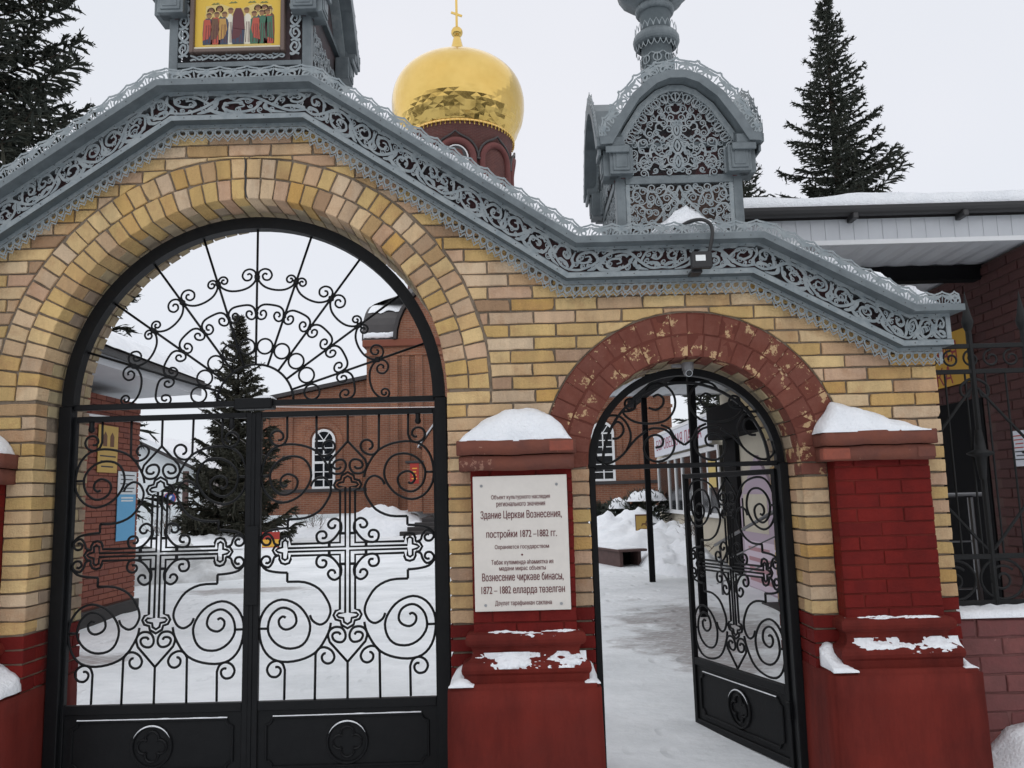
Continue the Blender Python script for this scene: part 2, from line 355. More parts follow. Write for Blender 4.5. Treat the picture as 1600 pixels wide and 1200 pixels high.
def groundmat():
    m=bpy.data.materials.new('ground_snow'); m.use_nodes=True; n=m.node_tree.nodes; L=m.node_tree.links; b=n['Principled BSDF']; b.inputs['Roughness'].default_value=.7
    g=n.new('ShaderNodeNewGeometry')
    br=n.new('ShaderNodeTexBrick'); br.inputs['Scale'].default_value=1; br.inputs['Brick Width'].default_value=.21; br.inputs['Row Height'].default_value=.105; br.inputs['Mortar Size'].default_value=.008
    br.inputs['Color1'].default_value=(.30,.285,.285,1); br.inputs['Color2'].default_value=(.24,.20,.195,1); br.inputs['Mortar'].default_value=(.42,.43,.44,1)
    rt=n.new('ShaderNodeVectorRotate'); rt.rotation_type='Z_AXIS'; rt.inputs['Angle'].default_value=.6; L.new(g.outputs['Position'],rt.inputs['Vector']); L.new(rt.outputs[0],br.inputs['Vector'])
    # worn places: trodden path through the small gate and a patch by the left wall
    sp=n.new('ShaderNodeSeparateXYZ'); L.new(g.outputs['Position'],sp.inputs[0])
    def gauss(cx,sx,cy,sy):
        a=n.new('ShaderNodeMath'); a.operation='SUBTRACT'; a.inputs[1].default_value=cx; L.new(sp.outputs[0],a.inputs[0])
        a2=n.new('ShaderNodeMath'); a2.operation='DIVIDE'; a2.inputs[1].default_value=sx; L.new(a.outputs[0],a2.inputs[0])
        c=n.new('ShaderNodeMath'); c.operation='SUBTRACT'; c.inputs[1].default_value=cy; L.new(sp.outputs[1],c.inputs[0])
        c2=n.new('ShaderNodeMath'); c2.operation='DIVIDE'; c2.inputs[1].default_value=sy; L.new(c.outputs[0],c2.inputs[0])
        p=n.new('ShaderNodeMath'); p.operation='MULTIPLY'; L.new(a2.outputs[0],p.inputs[0]); L.new(a2.outputs[0],p.inputs[1])
        q=n.new('ShaderNodeMath'); q.operation='MULTIPLY_ADD'; L.new(c2.outputs[0],q.inputs[0]); L.new(c2.outputs[0],q.inputs[1]); L.new(p.outputs[0],q.inputs[2])
        s=n.new('ShaderNodeMath'); s.operation='SUBTRACT'; s.inputs[0].default_value=1.; s.use_clamp=True; L.new(q.outputs[0],s.inputs[1]); return s.outputs[0]
    g1=gauss(2.0,1.25,4.6,3.0); g2=gauss(-4.4,.95,3.9,.55); g3=gauss(-4.6,1.6,9.4,.7)
    mx0=n.new('ShaderNodeMath'); mx0.operation='MAXIMUM'; L.new(g1,mx0.inputs[0]); L.new(g2,mx0.inputs[1])
    mx1=n.new('ShaderNodeMath'); mx1.operation='MAXIMUM'; L.new(mx0.outputs[0],mx1.inputs[0]); L.new(g3,mx1.inputs[1])
    nz=n.new('ShaderNodeTexNoise'); nz.inputs['Scale'].default_value=1.5; nz.inputs['Detail'].default_value=9; nz.inputs['Roughness'].default_value=.68
    mp=n.new('ShaderNodeMapping'); mp.inputs['Scale'].default_value=(.8,1.15,1); mp.inputs['Rotation'].default_value=(0,0,.25); L.new(g.outputs['Position'],mp.inputs['Vector']); L.new(mp.outputs[0],nz.inputs['Vector'])
    ma=n.new('ShaderNodeMath'); ma.operation='MULTIPLY_ADD'; ma.inputs[1].default_value=.42; L.new(mx1.outputs[0],ma.inputs[0]); L.new(nz.outputs['Fac'],ma.inputs[2])
    rp=n.new('ShaderNodeValToRGB'); rp.color_ramp.elements[0].position=.68; rp.color_ramp.elements[1].position=.84; rp.color_ramp.elements[1].color=(.8,.8,.8,1); L.new(ma.outputs[0],rp.inputs[0])
    n2=n.new('ShaderNodeTexNoise'); n2.inputs['Scale'].default_value=.8; n2.inputs['Detail'].default_value=8; n2.inputs['Roughness'].default_value=.7; L.new(mp.outputs[0],n2.inputs['Vector'])
    r2=n.new('ShaderNodeValToRGB'); r2.color_ramp.elements[0].position=.32; r2.color_ramp.elements[1].position=.62
    r2.color_ramp.elements[0].color=(.62,.65,.67,1); r2.color_ramp.elements[1].color=(.84,.865,.89,1); L.new(n2.outputs['Fac'],r2.inputs[0])
    mx=n.new('ShaderNodeMix'); mx.data_type='RGBA'; L.new(rp.outputs[0],mx.inputs[0]); L.new(r2.outputs[0],mx.inputs[6]); L.new(br.outputs['Color'],mx.inputs[7]); L.new(mx.outputs[2],b.inputs['Base Color'])
    nb=n.new('ShaderNodeTexNoise'); nb.inputs['Scale'].default_value=9; nb.inputs['Detail'].default_value=6; L.new(g.outputs['Position'],nb.inputs['Vector'])
    bp=n.new('ShaderNodeBump'); bp.inputs['Strength'].default_value=.45; bp.inputs['Distance'].default_value=.05; L.new(nb.outputs['Fac'],bp.inputs['Height'])
    vo=n.new('ShaderNodeTexVoronoi'); vo.inputs['Scale'].default_value=2.6; vo.inputs['Randomness'].default_value=1.; mv_=n.new('ShaderNodeMapping'); mv_.inputs['Scale'].default_value=(1.6,.8,1); mv_.inputs['Rotation'].default_value=(0,0,.3); L.new(g.outputs['Position'],mv_.inputs['Vector']); L.new(mv_.outputs[0],vo.inputs['Vector'])
    vr=n.new('ShaderNodeValToRGB'); vr.color_ramp.elements[0].position=.10; vr.color_ramp.elements[1].position=.26; L.new(vo.outputs['Distance'],vr.inputs[0])
    b2=n.new('ShaderNodeBump'); b2.inputs['Strength'].default_value=.42; b2.inputs['Distance'].default_value=.05; L.new(vr.outputs[0],b2.inputs['Height']); L.new(bp.outputs[0],b2.inputs['Normal']); L.new(b2.outputs[0],b.inputs['Normal'])
    M['ground_snow']=m
groundmat()
tag(gm.build('ground','ground_snow',smooth=True,fixn=False),'trodden snow over the courtyard paving and the street','ground',kind='structure')

# ------------------------------------------------------------------ gateway: brickwork
GW=thing('brick_gateway','tall yellow brick gateway with two arches under a grey fretted metal cornice','gateway')
WT=.60                                   # wall thickness
BX,BR,BZ=-1.578,1.197,2.12               # big arch centre, radius, springing
SX,SR,SZ=1.04,.612,1.668                 # small arch
RING=.128
BO,SO=BR+2*RING,SR+2*.131
XL,XR=-4.6,2.478
CH=.0776                                 # course height
NODES=[(-4.62,2.648),(-3.46,2.648),(-1.96,3.672),(-1.235,3.672),(.305,2.643),(1.392,2.643),(2.222,2.19),(2.50,2.19)]
def topz(x):
    for (a,b),(c,d) in zip(NODES,NODES[1:]):
        if a<=x<=c: return b+(d-b)*(x-a)/(c-a)
    return NODES[0][1] if x<NODES[0][0] else NODES[-1][1]
def arc(cx,cz,r,a0,a1,n): return [(cx+r*math.cos(a0+(a1-a0)*i/n),cz+r*math.sin(a0+(a1-a0)*i/n)) for i in range(n+1)]
e=.013
poly=[(XL,-.4),(BX-BR-e,-.4)]+arc(BX,BZ,BR+e,PI,0,36)+[(BX+BR+e,-.4),(SX-SR-e,-.4)]+arc(SX,SZ,SR+e,PI,0,30)+[(SX+SR+e,-.4),(XR-e,-.4)]
poly+= [(XR-e,NODES[-1][1]+.2)]+[(x,z+.2) for x,z in NODES[-2::-1]]
core=MB().prism(poly,e,WT-e)
bmx=bmesh.new(); me=bpy.data.meshes.new('wall_core'); me.from_pydata(core.v,[],core.f); bmx.from_mesh(me)
bmesh.ops.triangulate(bmx,faces=[f for f in bmx.faces if len(f.verts)>4]); bmesh.ops.recalc_face_normals(bmx,faces=bmx.faces); bmx.to_mesh(me); bmx.free(); me.materials.append(M['mortar'])
CORE=bpy.data.objects.new('wall_core',me); COL.objects.link(CORE); CORE.parent=GW
nb=[0]
def brick(poly,y0,depth,mat,parent,name='brick',ch=.0035,jit=.0018):
    """brick with chamfered front: poly in XZ (counter-clockwise), front face at y0, going back by depth"""
    q=[]
    for i in range(len(poly)):
        (xa,za_),(xb,zb_)=poly[i],poly[(i+1)%len(poly)]; q.append((xa,za_)); l=math.hypot(xb-xa,zb_-za_)
        for f in ((.33,.68) if l>.15 else ((.5,) if l>.055 else ())): f+=rnd.uniform(-.12,.12); q.append((xa+(xb-xa)*f,za_+(zb_-za_)*f))
    jit*=1.25
    p=[(x+rnd.uniform(-jit,jit),z+rnd.uniform(-jit,jit)) for x,z in q]; n=len(p)
    if rnd.random()<.22:                       # a knocked corner
        k=q.index(poly[rnd.randrange(len(poly))]); cc_=(sum(a for a,_ in q)/n,sum(b for _,b in q)/n); d_=Vector((cc_[0]-p[k][0],cc_[1]-p[k][1])).normalized()*rnd.uniform(.004,.010); p[k]=(p[k][0]+d_.x,p[k][1]+d_.y)
    cx=sum(q[0] for q in p)/n; cz=sum(q[1] for q in p)/n
    ins=[]
    for i in range(n):
        a,b,c=p[i-1],p[i],p[(i+1)%n]
        d1=Vector((b[0]-a[0],b[1]-a[1])).normalized() if (b[0]!=a[0] or b[1]!=a[1]) else Vector((1,0)); d2=Vector((c[0]-b[0],c[1]-b[1])).normalized()
        nn=Vector((-(d1.y+d2.y),d1.x+d2.x)); 
        if nn.length<1e-4: nn=Vector((cx-b[0],cz-b[1]))
        nn.normalize(); ins.append((b[0]+nn.x*ch*1.2,b[1]+nn.y*ch*1.2))
    yo=rnd.uniform(-.0035,.0035); ty=[rnd.uniform(-.0012,.0012) for _ in range(n)]
    ox,oz=cx,cz
    vs=[(x-ox,yo+t,z-oz) for (x,z),t in zip(ins,ty)]+[(x-ox,yo+ch,z-oz) for x,z in p]+[(x-ox,depth,z-oz) for x,z in p]
    fs=[tuple(range(n))]+[(i,(i+1)%n,(i+1)%n+n,i+n) for i in range(n)]+[(i+n,(i+1)%n+n,(i+1)%n+2*n,i+2*n) for i in range(n)]
    me=bpy.data.meshes.new(name); me.from_pydata(vs,[],fs); me.materials.append(M[mat])
    bm=bmesh.new(); bm.from_mesh(me); bmesh.ops.recalc_face_normals(bm,faces=bm.faces); bm.to_mesh(me); bm.free()
    o=bpy.data.objects.new(name,me); COL.objects.link(o); o.parent=parent; o.location=(ox,y0,oz); nb[0]+=1
    return o
def cutx(cx,cz,r,z,side):
    """x where circle edge is at height z on the given side"""
    h=z-cz
    if h<=0: return cx+side*r
    if h>=r: return cx
    return cx+side*math.sqrt(r*r-h*h)
J=.011
z0=2.033-20*CH-.0; course=0
zz=2.033-21*CH
PAINTZ=.83
while zz<3.72:
    za,zb=zz+J/2,zz+CH-J/2
    zmid=(za+zb)/2
    # allowed spans as (x at bottom, x at top) pairs
    spans=[]
    cuts=[]; crown=[]
    for c_,cz_,r_ in ((BX,BZ,BO+J),(SX,SZ,SO+J)):
        if za<cz_+r_<zb+CH*1.4 and za<cz_+r_ and zb>cz_+r_-.055: crown.append((c_,cz_,r_))
    if zmid<BZ: cuts.append(((BX-BR,BX-BR),(BX+BR,BX+BR)))
    elif zmid<BZ+BO and (BX,BZ,BO+J) not in crown: 
        cuts.append(((cutx(BX,BZ,BO+J,za,-1),cutx(BX,BZ,BO+J,zb,-1)),(cutx(BX,BZ,BO+J,za,1),cutx(BX,BZ,BO+J,zb,1))))
    if zmid<SZ: cuts.append(((SX-SR,SX-SR),(SX+SR,SX+SR)))
    elif zmid<SZ+SO and (SX,SZ,SO+J) not in crown: cuts.append(((cutx(SX,SZ,SO+J,za,-1),cutx(SX,SZ,SO+J,zb,-1)),(cutx(SX,SZ,SO+J,za,1),cutx(SX,SZ,SO+J,zb,1))))
    if zmid<1.70:      # pier bodies stand in front here
        for a,b in ((-3.5,-2.925),(-.25,.325),(1.797,2.34)): cuts.append(((a,a),(b,b)))
    cuts.sort()
    left=(-3.35,-3.35)
    for a,b in cuts:
        spans.append((left,a)); left=b
    spans.append((left,(XR,XR)))
    for (l0,l1),(r0,r1) in spans:
        lo,hi=min(l0,l1),max(r0,r1)
        if hi-lo<.04: continue
        edge_l = l0!=-3.35
        # bond: start at the jamb end when there is one
        w=.26; off=.13 if course%2 else 0.
        narrow=hi-lo<.2
        xs=[lo]
        if not narrow:
            k=math.ceil((lo+.045-off)/w)
            x=off+k*w
            while x<hi-.045: xs.append(x+rnd.uniform(-.009,.009)); x+=w
        xs.append(hi)
        for i in range(len(xs)-1):
            a0=a1=xs[i]+(J/2 if i else 0); b0=b1=xs[i+1]-(J/2 if i<len(xs)-2 else 0)
            if i==0: a0,a1=l0,l1
            if i==len(xs)-2: b0,b1=r0,r1
            a0c,a1c,b0c,b1c=a0,a1,b0,b1
            if i==0 and len(xs)>2:
                a0c=min(a0,b0-.004); a1c=min(a1,b1-.004)
            if i==len(xs)-2:
                b0c=max(b0,a0c+.004); b1c=max(b1,a1c+.004)
            if max(b0c-a0c,b1c-a1c)<.03: continue
            xm=(a0c+a1c+b0c+b1c)/4
            if za>topz(xm)+.13 or za>max(topz(a0c),topz(b0c))+.12: continue
            if zb<.50: continue
            polyb=[(a0c,za),(b0c,za),(b1c,zb),(a1c,zb)]
            if crown:
                def low(x):
                    for c_,cz_,r_ in crown:
                        if abs(x-c_)<r_: return max(za,cz_+math.sqrt(r_*r_-(x-c_)**2))
                    return za
                lo_=[(a0c+(b0c-a0c)*t_/6,low(a0c+(b0c-a0c)*t_/6)) for t_ in range(7)]
                lo_=[(x_,min(z_,zb-.003)) for x_,z_ in lo_]
                if max(zb-z_ for _,z_ in lo_)<.014: continue
                if any(z_>za+.001 for _,z_ in lo_): polyb=lo_+[(b1c,zb),(a1c,zb)]
            m='red_paint_brick' if zmid<PAINTZ-.03*(xm<-2) +.02*(xm>2)+(.075 if .3<xm<.5 else 0) else 'yellow_brick'
            if m=='yellow_brick' and zmid<2.05 and (.40<xm<.44+.02 or 1.64<xm<1.75) and zmid>1.55: m='arch_paint_brick'
            dp=.25 if narrow else .12
            brick(polyb,0,dp-.004 if dp<.2 else (.12 if course%2 else .25),m,CORE)
    # reveals (the faces inside the openings): left jamb of the big opening, right jamb of the small one
    for xf,sgn,zt in ((BX-BR,1,BZ),(SX+SR,-1,SZ),(BX+BR,-1,BZ),(SX-SR,1,SZ)):
        if zmid>zt or zb<.50: continue
        y=(.12 if course%2 else .25)+J
        vis = (xf<-2 or xf>1.5)
        seq=[.25,.12,.25] if course%2 else [.12,.25]
        for s_ in seq:
            y1=min(y+s_,WT)
            if y1-y<.04: break
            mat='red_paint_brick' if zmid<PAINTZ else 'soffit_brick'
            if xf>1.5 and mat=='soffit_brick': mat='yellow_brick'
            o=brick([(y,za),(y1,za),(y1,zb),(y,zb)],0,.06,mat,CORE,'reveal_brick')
            # turn: local x -> world y, front face looks into the opening
            o.rotation_euler=(0,0,R(90) if sgn>0 else R(-90))
            o.location=(xf,(y+y1)/2,zmid)
            y=y1+J
    zz+=CH; course+=1
# rings of the arches
def ring(cx,cz,r0,rows,n,mat,soff,y_rows,name,w,ext=0.,gf=1.):
    for k in range(rows):
        ra,rb=r0+k*w+ (J/2 if k else 0),r0+(k+1)*w-J/2
        nn=n+ (2 if k else 0); 
        for i in range(nn):
            a0=-ext+(PI+2*ext)*i/nn; a1=-ext+(PI+2*ext)*(i+1)/nn; g=J*gf/2/((ra+rb)/2)
            g+=rnd.uniform(-.0012,.0012)/ra
            rj=rnd.uniform(-.003,.003)
            p=[(cx+ra*math.cos(a0+g*1.0),cz+ra*math.sin(a0+g)),(cx+(rb+rj)*math.cos(a0+g),cz+(rb+rj)*math.sin(a0+g)),(cx+(rb+rj)*math.cos(a1-g),cz+(rb+rj)*math.sin(a1-g)),(cx+ra*math.cos(a1-g),cz+ra*math.sin(a1-g))]
            o=brick(p,0,(.12 if (i%2 or k) else .25),mat,GW,name)
            if k==0:
                y=(.12 if i%2 else .25)+J; seq=([.25,.12,.12] if rnd.random()<.5 else [.12,.25,.12]) if i%2 else ([.25,.12] if rnd.random()<.5 else [.12,.25])
                for s_ in seq:
                    y1=min(y+s_,WT)
                    if y1-y<.04: break
                    am=(a0+a1)/2; hw=(a1-a0)/2*r0-J/2
                    # patch on the soffit: local x = along Y, local z = tangential
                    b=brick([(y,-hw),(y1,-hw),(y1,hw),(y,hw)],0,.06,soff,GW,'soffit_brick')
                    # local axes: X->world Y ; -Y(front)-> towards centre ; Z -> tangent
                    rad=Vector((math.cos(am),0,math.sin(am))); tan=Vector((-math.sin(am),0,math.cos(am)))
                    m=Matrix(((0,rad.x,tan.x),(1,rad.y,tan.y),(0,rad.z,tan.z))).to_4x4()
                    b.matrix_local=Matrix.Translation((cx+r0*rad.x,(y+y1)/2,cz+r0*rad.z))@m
                    y=y1+J
ring(BX,BZ,BR,2,46,'yellow_brick','soffit_brick',None,'voussoir',RING)
ring(SX,SZ,SR,2,24,'arch_paint_brick','soffit_brick',None,'painted_voussoir',.131,.032,.45)
MB().ring(SX,.0035,SZ,SR+.131,.262,.02,48,0,PI).build('painted_joints','arch_paint',GW)
# settlement crack through the crown of the big arch
ck=MB(); cp=[(-1.585,3.575),(-1.578,3.53),(-1.583,3.47),(-1.576,3.44),(-1.580,3.38),(-1.572,3.335),(-1.562,3.316)]
ck.ribbon(cp,[.006,.010,.007,.011,.008,.010,.005],-.0045,.002); ck.build('crack','black_plastic',GW)

# ------------------------------------------------------------------ piers with cap, base moulding and plinth
def stack(mb,x0,x1,yf,yb,prof):
    """stacked rectangles: prof=(offset,z)"""
    o=len(mb.v)
    for off,z in prof:
        mb.v+= [(x0-off,yb,z),(x0-off,yf-off,z),(x1+off,yf-off,z),(x1+off,yb,z)]
    for i in range(len(prof)-1):
        for j in range(3): mb.f.append((o+i*4+j,o+i*4+j+1,o+i*4+4+j+1,o+i*4+4+j))
    mb.f.append((o,o+1,o+2,o+3)); k=o+4*(len(prof)-1); mb.f.append((k,k+1,k+2,k+3))
def rough_box(name,x0,x1,y0,y1,z0,z1,mat,parent,amp=.004,step=.06,batter=0.,round_=.012):
    bm=bmesh.new(); bmesh.ops.create_cube(bm,size=1)
    for v in bm.verts: v.co=Vector(((x0+x1)/2+v.co.x*(x1-x0),(y0+y1)/2+v.co.y*(y1-y0),(z0+z1)/2+v.co.z*(z1-z0)))
    bmesh.ops.bevel(bm,geom=list(bm.edges),offset=round_,segments=2,affect='EDGES')
    for _ in range(4):
        es=[e_ for e_ in bm.edges if e_.calc_length()>step*2]
        if not es: break
        bmesh.ops.subdivide_edges(bm,edges=es,cuts=1,use_grid_fill=True)
    for v in bm.verts:
        p=v.co.copy(); n=noise.noise_vector(p*4.5); n2=noise.noise_vector(p*17)
        v.co+=Vector(n)*amp+Vector(n2)*amp*.45
        if batter: v.co.x+=(p.x-(x0+x1)/2)/((x1-x0)/2)*batter*(z1-p.z)/(z1-z0); 
    bmesh.ops.recalc_face_normals(bm,faces=bm.faces)
    me=bpy.data.meshes.new(name); bm.to_mesh(me); bm.free(); me.materials.append(M[mat])
    for p in me.polygons: p.use_smooth=True
    o=bpy.data.objects.new(name,me); COL.objects.link(o); o.parent=parent; return o
def pier(x0,x1,cx0,cx1,px0,px1,pz,tagx):
    pc=MB().box(x0+.005,x1-.005,-.093,.03,pz-.1,1.70).build('pier','red_paint',GW)
    z=pz+.25-.02; k=0
    while z<1.64:
        za,zb=z+.004,min(z+CH-.004,1.645); w=.26; off=(0,.13)[k%2]
        xs=[x0]; x=x0+ (.13 if k%2 else .26)-.02
        while x<x1-.05: xs.append(x); x+=.26
        xs.append(x1)
        for a,b in zip(xs,xs[1:]): brick([(a+.003,za),(b-.003,za),(b-.003,zb),(a+.003,zb)],-.1,.1,'red_paint_brick',pc,ch=.003,jit=.0012)
        z+=CH; k+=1
    mo=MB(); pr=[(.0,pz+.262),(.010,pz+.258)]
    for i in range(7):
        a=PI/2-PI*i/6; pr.append((.018+.024*math.cos(a),pz+.222+.034*math.sin(a)))
    pr+= [(.006,pz+.172),(.004,pz+.15),(.010,pz+.13),(.020,pz+.118)]
    for i in range(6):
        a=PI/2-PI*i/6; pr.append((.038+.026*math.cos(a),pz+.072+.036*math.sin(a)))
    pr+= [(.05,pz+.02),(.052,pz-.03)]
    stack(mo,x0,x1,-.1,.03,pr); b=mo.build('base_moulding','red_paint',pc,smooth=False)
    rough_box('plinth',px0,px1,-.222,WT-.003,-.45,pz,'red_paint',pc,amp=.004,batter=.014,round_=.022)
    rough_box('cap_upper',cx0,cx1,-.165,.02,1.728,1.808,'cap_paint',pc,amp=.0065,round_=.003,step=.03)
    rough_box('cap_lower',cx0+.010,cx1-.012,-.150,.02,1.640,1.723,'cap_paint',pc,amp=.0065,round_=.004,step=.03)
    return pc
P0=pier(-3.5,-2.925,-3.57,-2.862,-3.62,-2.768,.50,0); P1=pier(-.25,.325,-.318,.348,-.386,.432,.50,1); P2=pier(1.797,2.34,1.728,2.362,1.652,2.462,.525,2)
# knocked-off corners of the caps with the raw brick showing
MB().box(.195,.335,-.172,-.12,1.738,1.800,c=.006).build('broken_brick','bare_red_brick',P1)
MB().box(1.722,1.875,-.160,-.10,1.648,1.712,c=.006).build('broken_brick','bare_red_brick',P2)
MB().box(2.25,2.352,-.158,-.10,1.650,1.712,c=.006).build('broken_brick','cap_paint',P2)
MB().box(-2.955,-2.868,-.174,-.12,1.738,1.800,c=.006).build('broken_brick','bare_red_brick',P0)
# ------------------------------------------------------------------ fretted metal cornice
def mitres(N):
    mv=[]
    for i in range(len(N)):
        ns=[]
        if i>0: d=Vector((N[i][0]-N[i-1][0],N[i][1]-N[i-1][1])).normalized(); ns.append(Vector((-d.y,d.x)))
        if i<len(N)-1: d=Vector((N[i+1][0]-N[i][0],N[i+1][1]-N[i][1])).normalized(); ns.append(Vector((-d.y,d.x)))
        if len(ns)==1: mv.append(ns[0])
        else:
            b=(ns[0]+ns[1]).normalized(); mv.append(b/b.dot(ns[0]))
    return mv
MV=mitres(NODES)
def pt(i,h): return (NODES[i][0]+MV[i].x*h,NODES[i][1]+MV[i].y*h)
def seglen(i): return math.hypot(NODES[i+1][0]-NODES[i][0],NODES[i+1][1]-NODES[i][1])
def segmap(i,nodes=None,mv=None):
    N=nodes or NODES; V=mv or MV
    L=math.hypot(N[i+1][0]-N[i][0],N[i+1][1]-N[i][1])
    def f(s,h):
        t=s/L; a=(N[i][0]+V[i].x*h,N[i][1]+V[i].y*h); b=(N[i+1][0]+V[i+1].x*h,N[i+1][1]+V[i+1].y*h)
        return (a[0]+(b[0]-a[0])*t,a[1]+(b[1]-a[1])*t)
    return f,L
def band(name,h0,h1,y0,y1,mat,parent,i0=0,i1=None,ext=0.,nodes=None,mv=None):
    """swept rectangular strip between heights h0..h1 (perpendicular) and depths y0..y1"""
    N=nodes or NODES; V=mv or MV; i1=len(N)-1 if i1 is None else i1
    mb=MB(); vs=[]
    for i in range(i0,i1+1):
        ex=ext if i==i1 else (-ext if i==i0 else 0)
        for h,y in ((h0,y0),(h0,y1),(h1,y1),(h1,y0)):
            vs.append((N[i][0]+V[i].x*h+ex,y,N[i][1]+V[i].y*h))
    k=i1-i0+1; fs=[]
    for i in range(k-1):
        for j in range(4): fs.append((i*4+j,i*4+(j+1)%4,(i+1)*4+(j+1)%4,(i+1)*4+j))
    fs+= [(0,1,2,3),tuple((k-1)*4+j for j in (3,2,1,0))]
    mb.add(vs,fs); return mb.build(name,mat,parent)
band('lace_rail',.0745,.097,-.048,.0,'zinc_light',GW)
band('moulding',.0980,.127,-.114,.0,'zinc_light',GW,ext=.035)
band('moulding_shade_skin',.0972,.0978,-.112,-.05,'zinc_dark',GW,ext=.03)  # thin darker skin: underside shade of the moulding put into its colour
band('lower_fillet',.1275,.134,-.104,.0,'zinc',GW,ext=.03)
band('frieze_board',.1345,.2625,-.048,.0,'red_board',GW,ext=.02)
band('upper_rail',.263,.2805,-.108,.0,'zinc_light',GW,ext=.03)
band('ledge',.281,.318,-.195,WT+.12,'zinc',GW,ext=.075)
band('roof_sheet',.3185,.326,-.18,WT+.14,'zinc_dark',GW,ext=.06)
# end frame of the frieze on the right
ex=NODES[-1][0]
MB().box(ex+.004,ex+.031,-.106,-.05,NODES[-1][1]+.1347,NODES[-1][1]+.2627).build('end_stile','zinc_light',GW)
MB().box(ex-.022,ex-.004,-.050,-.046,NODES[-1][1]-.002,NODES[-1][1]+.0695).build('lace_end','zinc_light',GW)
MB().box(ex+.0315,ex+.034,-.10,WT,NODES[-1][1]+.1,NODES[-1][1]+.27).build('end_plate','zinc_dark',GW)
# hanging lace: pairs of rings with a double zigzag edge
def lace_unit(mb,s0,w,f,y):
    t=.003; q=w/2; lw=.0064
    for c in (.5,1.5):
        cx=s0+q*c
        mb.ribbon([(cx+.0185*math.cos(a),.052+.0185*math.sin(a)) for a in [2*PI*i/12 for i in range(13)]],lw,y,t,f)
    # scallop under each ring and zigzag
    mb.ribbon([(s0,.066),(s0+q*.12,.040),(s0+q*.5,.024),(s0+q*.88,.040),(s0+q,.066)],lw,y,t,f)
    mb.ribbon([(s0+q,.066),(s0+q*1.12,.040),(s0+q*1.5,.024),(s0+q*1.88,.040),(s0+2*q,.066)],lw,y,t,f)
    mb.ribbon([(s0,.030),(s0+q*.5,.008),(s0+q,.032),(s0+q*1.5,.002),(s0+2*q,.030)],lw,y,t,f)
    mb.ribbon([(s0+q,.032),(s0+q*1.22,.016),(s0+q*1.5,.027),(s0+q*1.78,.016),(s0+2*q,.030)],lw*.8,y,t,f)
    mb.ribbon([(s0,.066),(s0+2*q,.066)],.008,y,t,f)
for i in range(len(NODES)-1):
    f,L=segmap(i); n=max(1,round(L/.100)); mb=MB()
    fl_=lambda a,b,f=f: f(a,-.012+b*1.17)
    for k in range(n): lace_unit(mb,L*k/n,L/n,fl_,-.047)
    mb.build('hanging_lace','zinc_light',GW,fixn=False)
# cresting: pointed ogee units on top of the ledge
def crest_unit(mb,s0,w,f,y,h0,H=.082,t=.0022):
    lw=.0118; c=s0+w/2
    def rb(p,ww): mb.ribbon([(a,h0+b*.90) for a,b in p],ww,y,t,f)
    for sg in (-1,1):
        cx=c+sg*w*.24
        # tear drop
        p=[]
        for i in range(13):
            a=2*PI*i/12; rx=.0155*(1+.25*math.cos(a)); p.append((cx+sg*rx*math.cos(a)*.95,.0215+.0145*math.sin(a)+.35*(.0155*math.cos(a))))
        rb(p,lw*.8)
        # swelling crescent round the drop
        q=[(cx+sg*w*.26,.006),(cx+sg*w*.24,.030),(cx+sg*w*.10,.046),(cx-sg*w*.10,.050),(cx-sg*w*.2,.062)]
        q=smoothpath(q,3); rb(q,[lw*(.6+1.0*math.sin(PI*j/(len(q)-1))) for j in range(len(q))])
        # pointed outline
        o=smoothpath([(c+sg*w*.5,.040),(c+sg*w*.42,.062),(c+sg*w*.25,.068),(c+sg*w*.10,.074),(c,H)],3); rb(o,lw*.85)
    # central bud
    p=smoothpath([(c,.004),(c,.025),(c,.045),(c,.066)],2); rb(p,[.003,.004,.007,.008,.006,.005,.003][:len(p)])
    # half point between the units
    for sg,x in ((1,s0),(-1,s0+w)):
        rb([(x,.066),(x+sg*w*.09,.052),(x,.040)],lw*.7)
for i in range(len(NODES)-1):
    f,L=segmap(i); n=max(1,round(L/.118)); mb=MB()
    if i==len(NODES)-2: n=2; 
    for k in range(n): crest_unit(mb,L*k/n,L/n,f,-.190,.317)
    mb.ribbon([(0,.320),(L,.320)],.008,-.190,.0022,f)
    mb.build('cresting','zinc_light',GW,fixn=False)
f,L=segmap(len(NODES)-2); mb=MB()
crest_unit(mb,L,.075,f,-.190,.317); mb.build('cresting','zinc_light',GW,fixn=False)
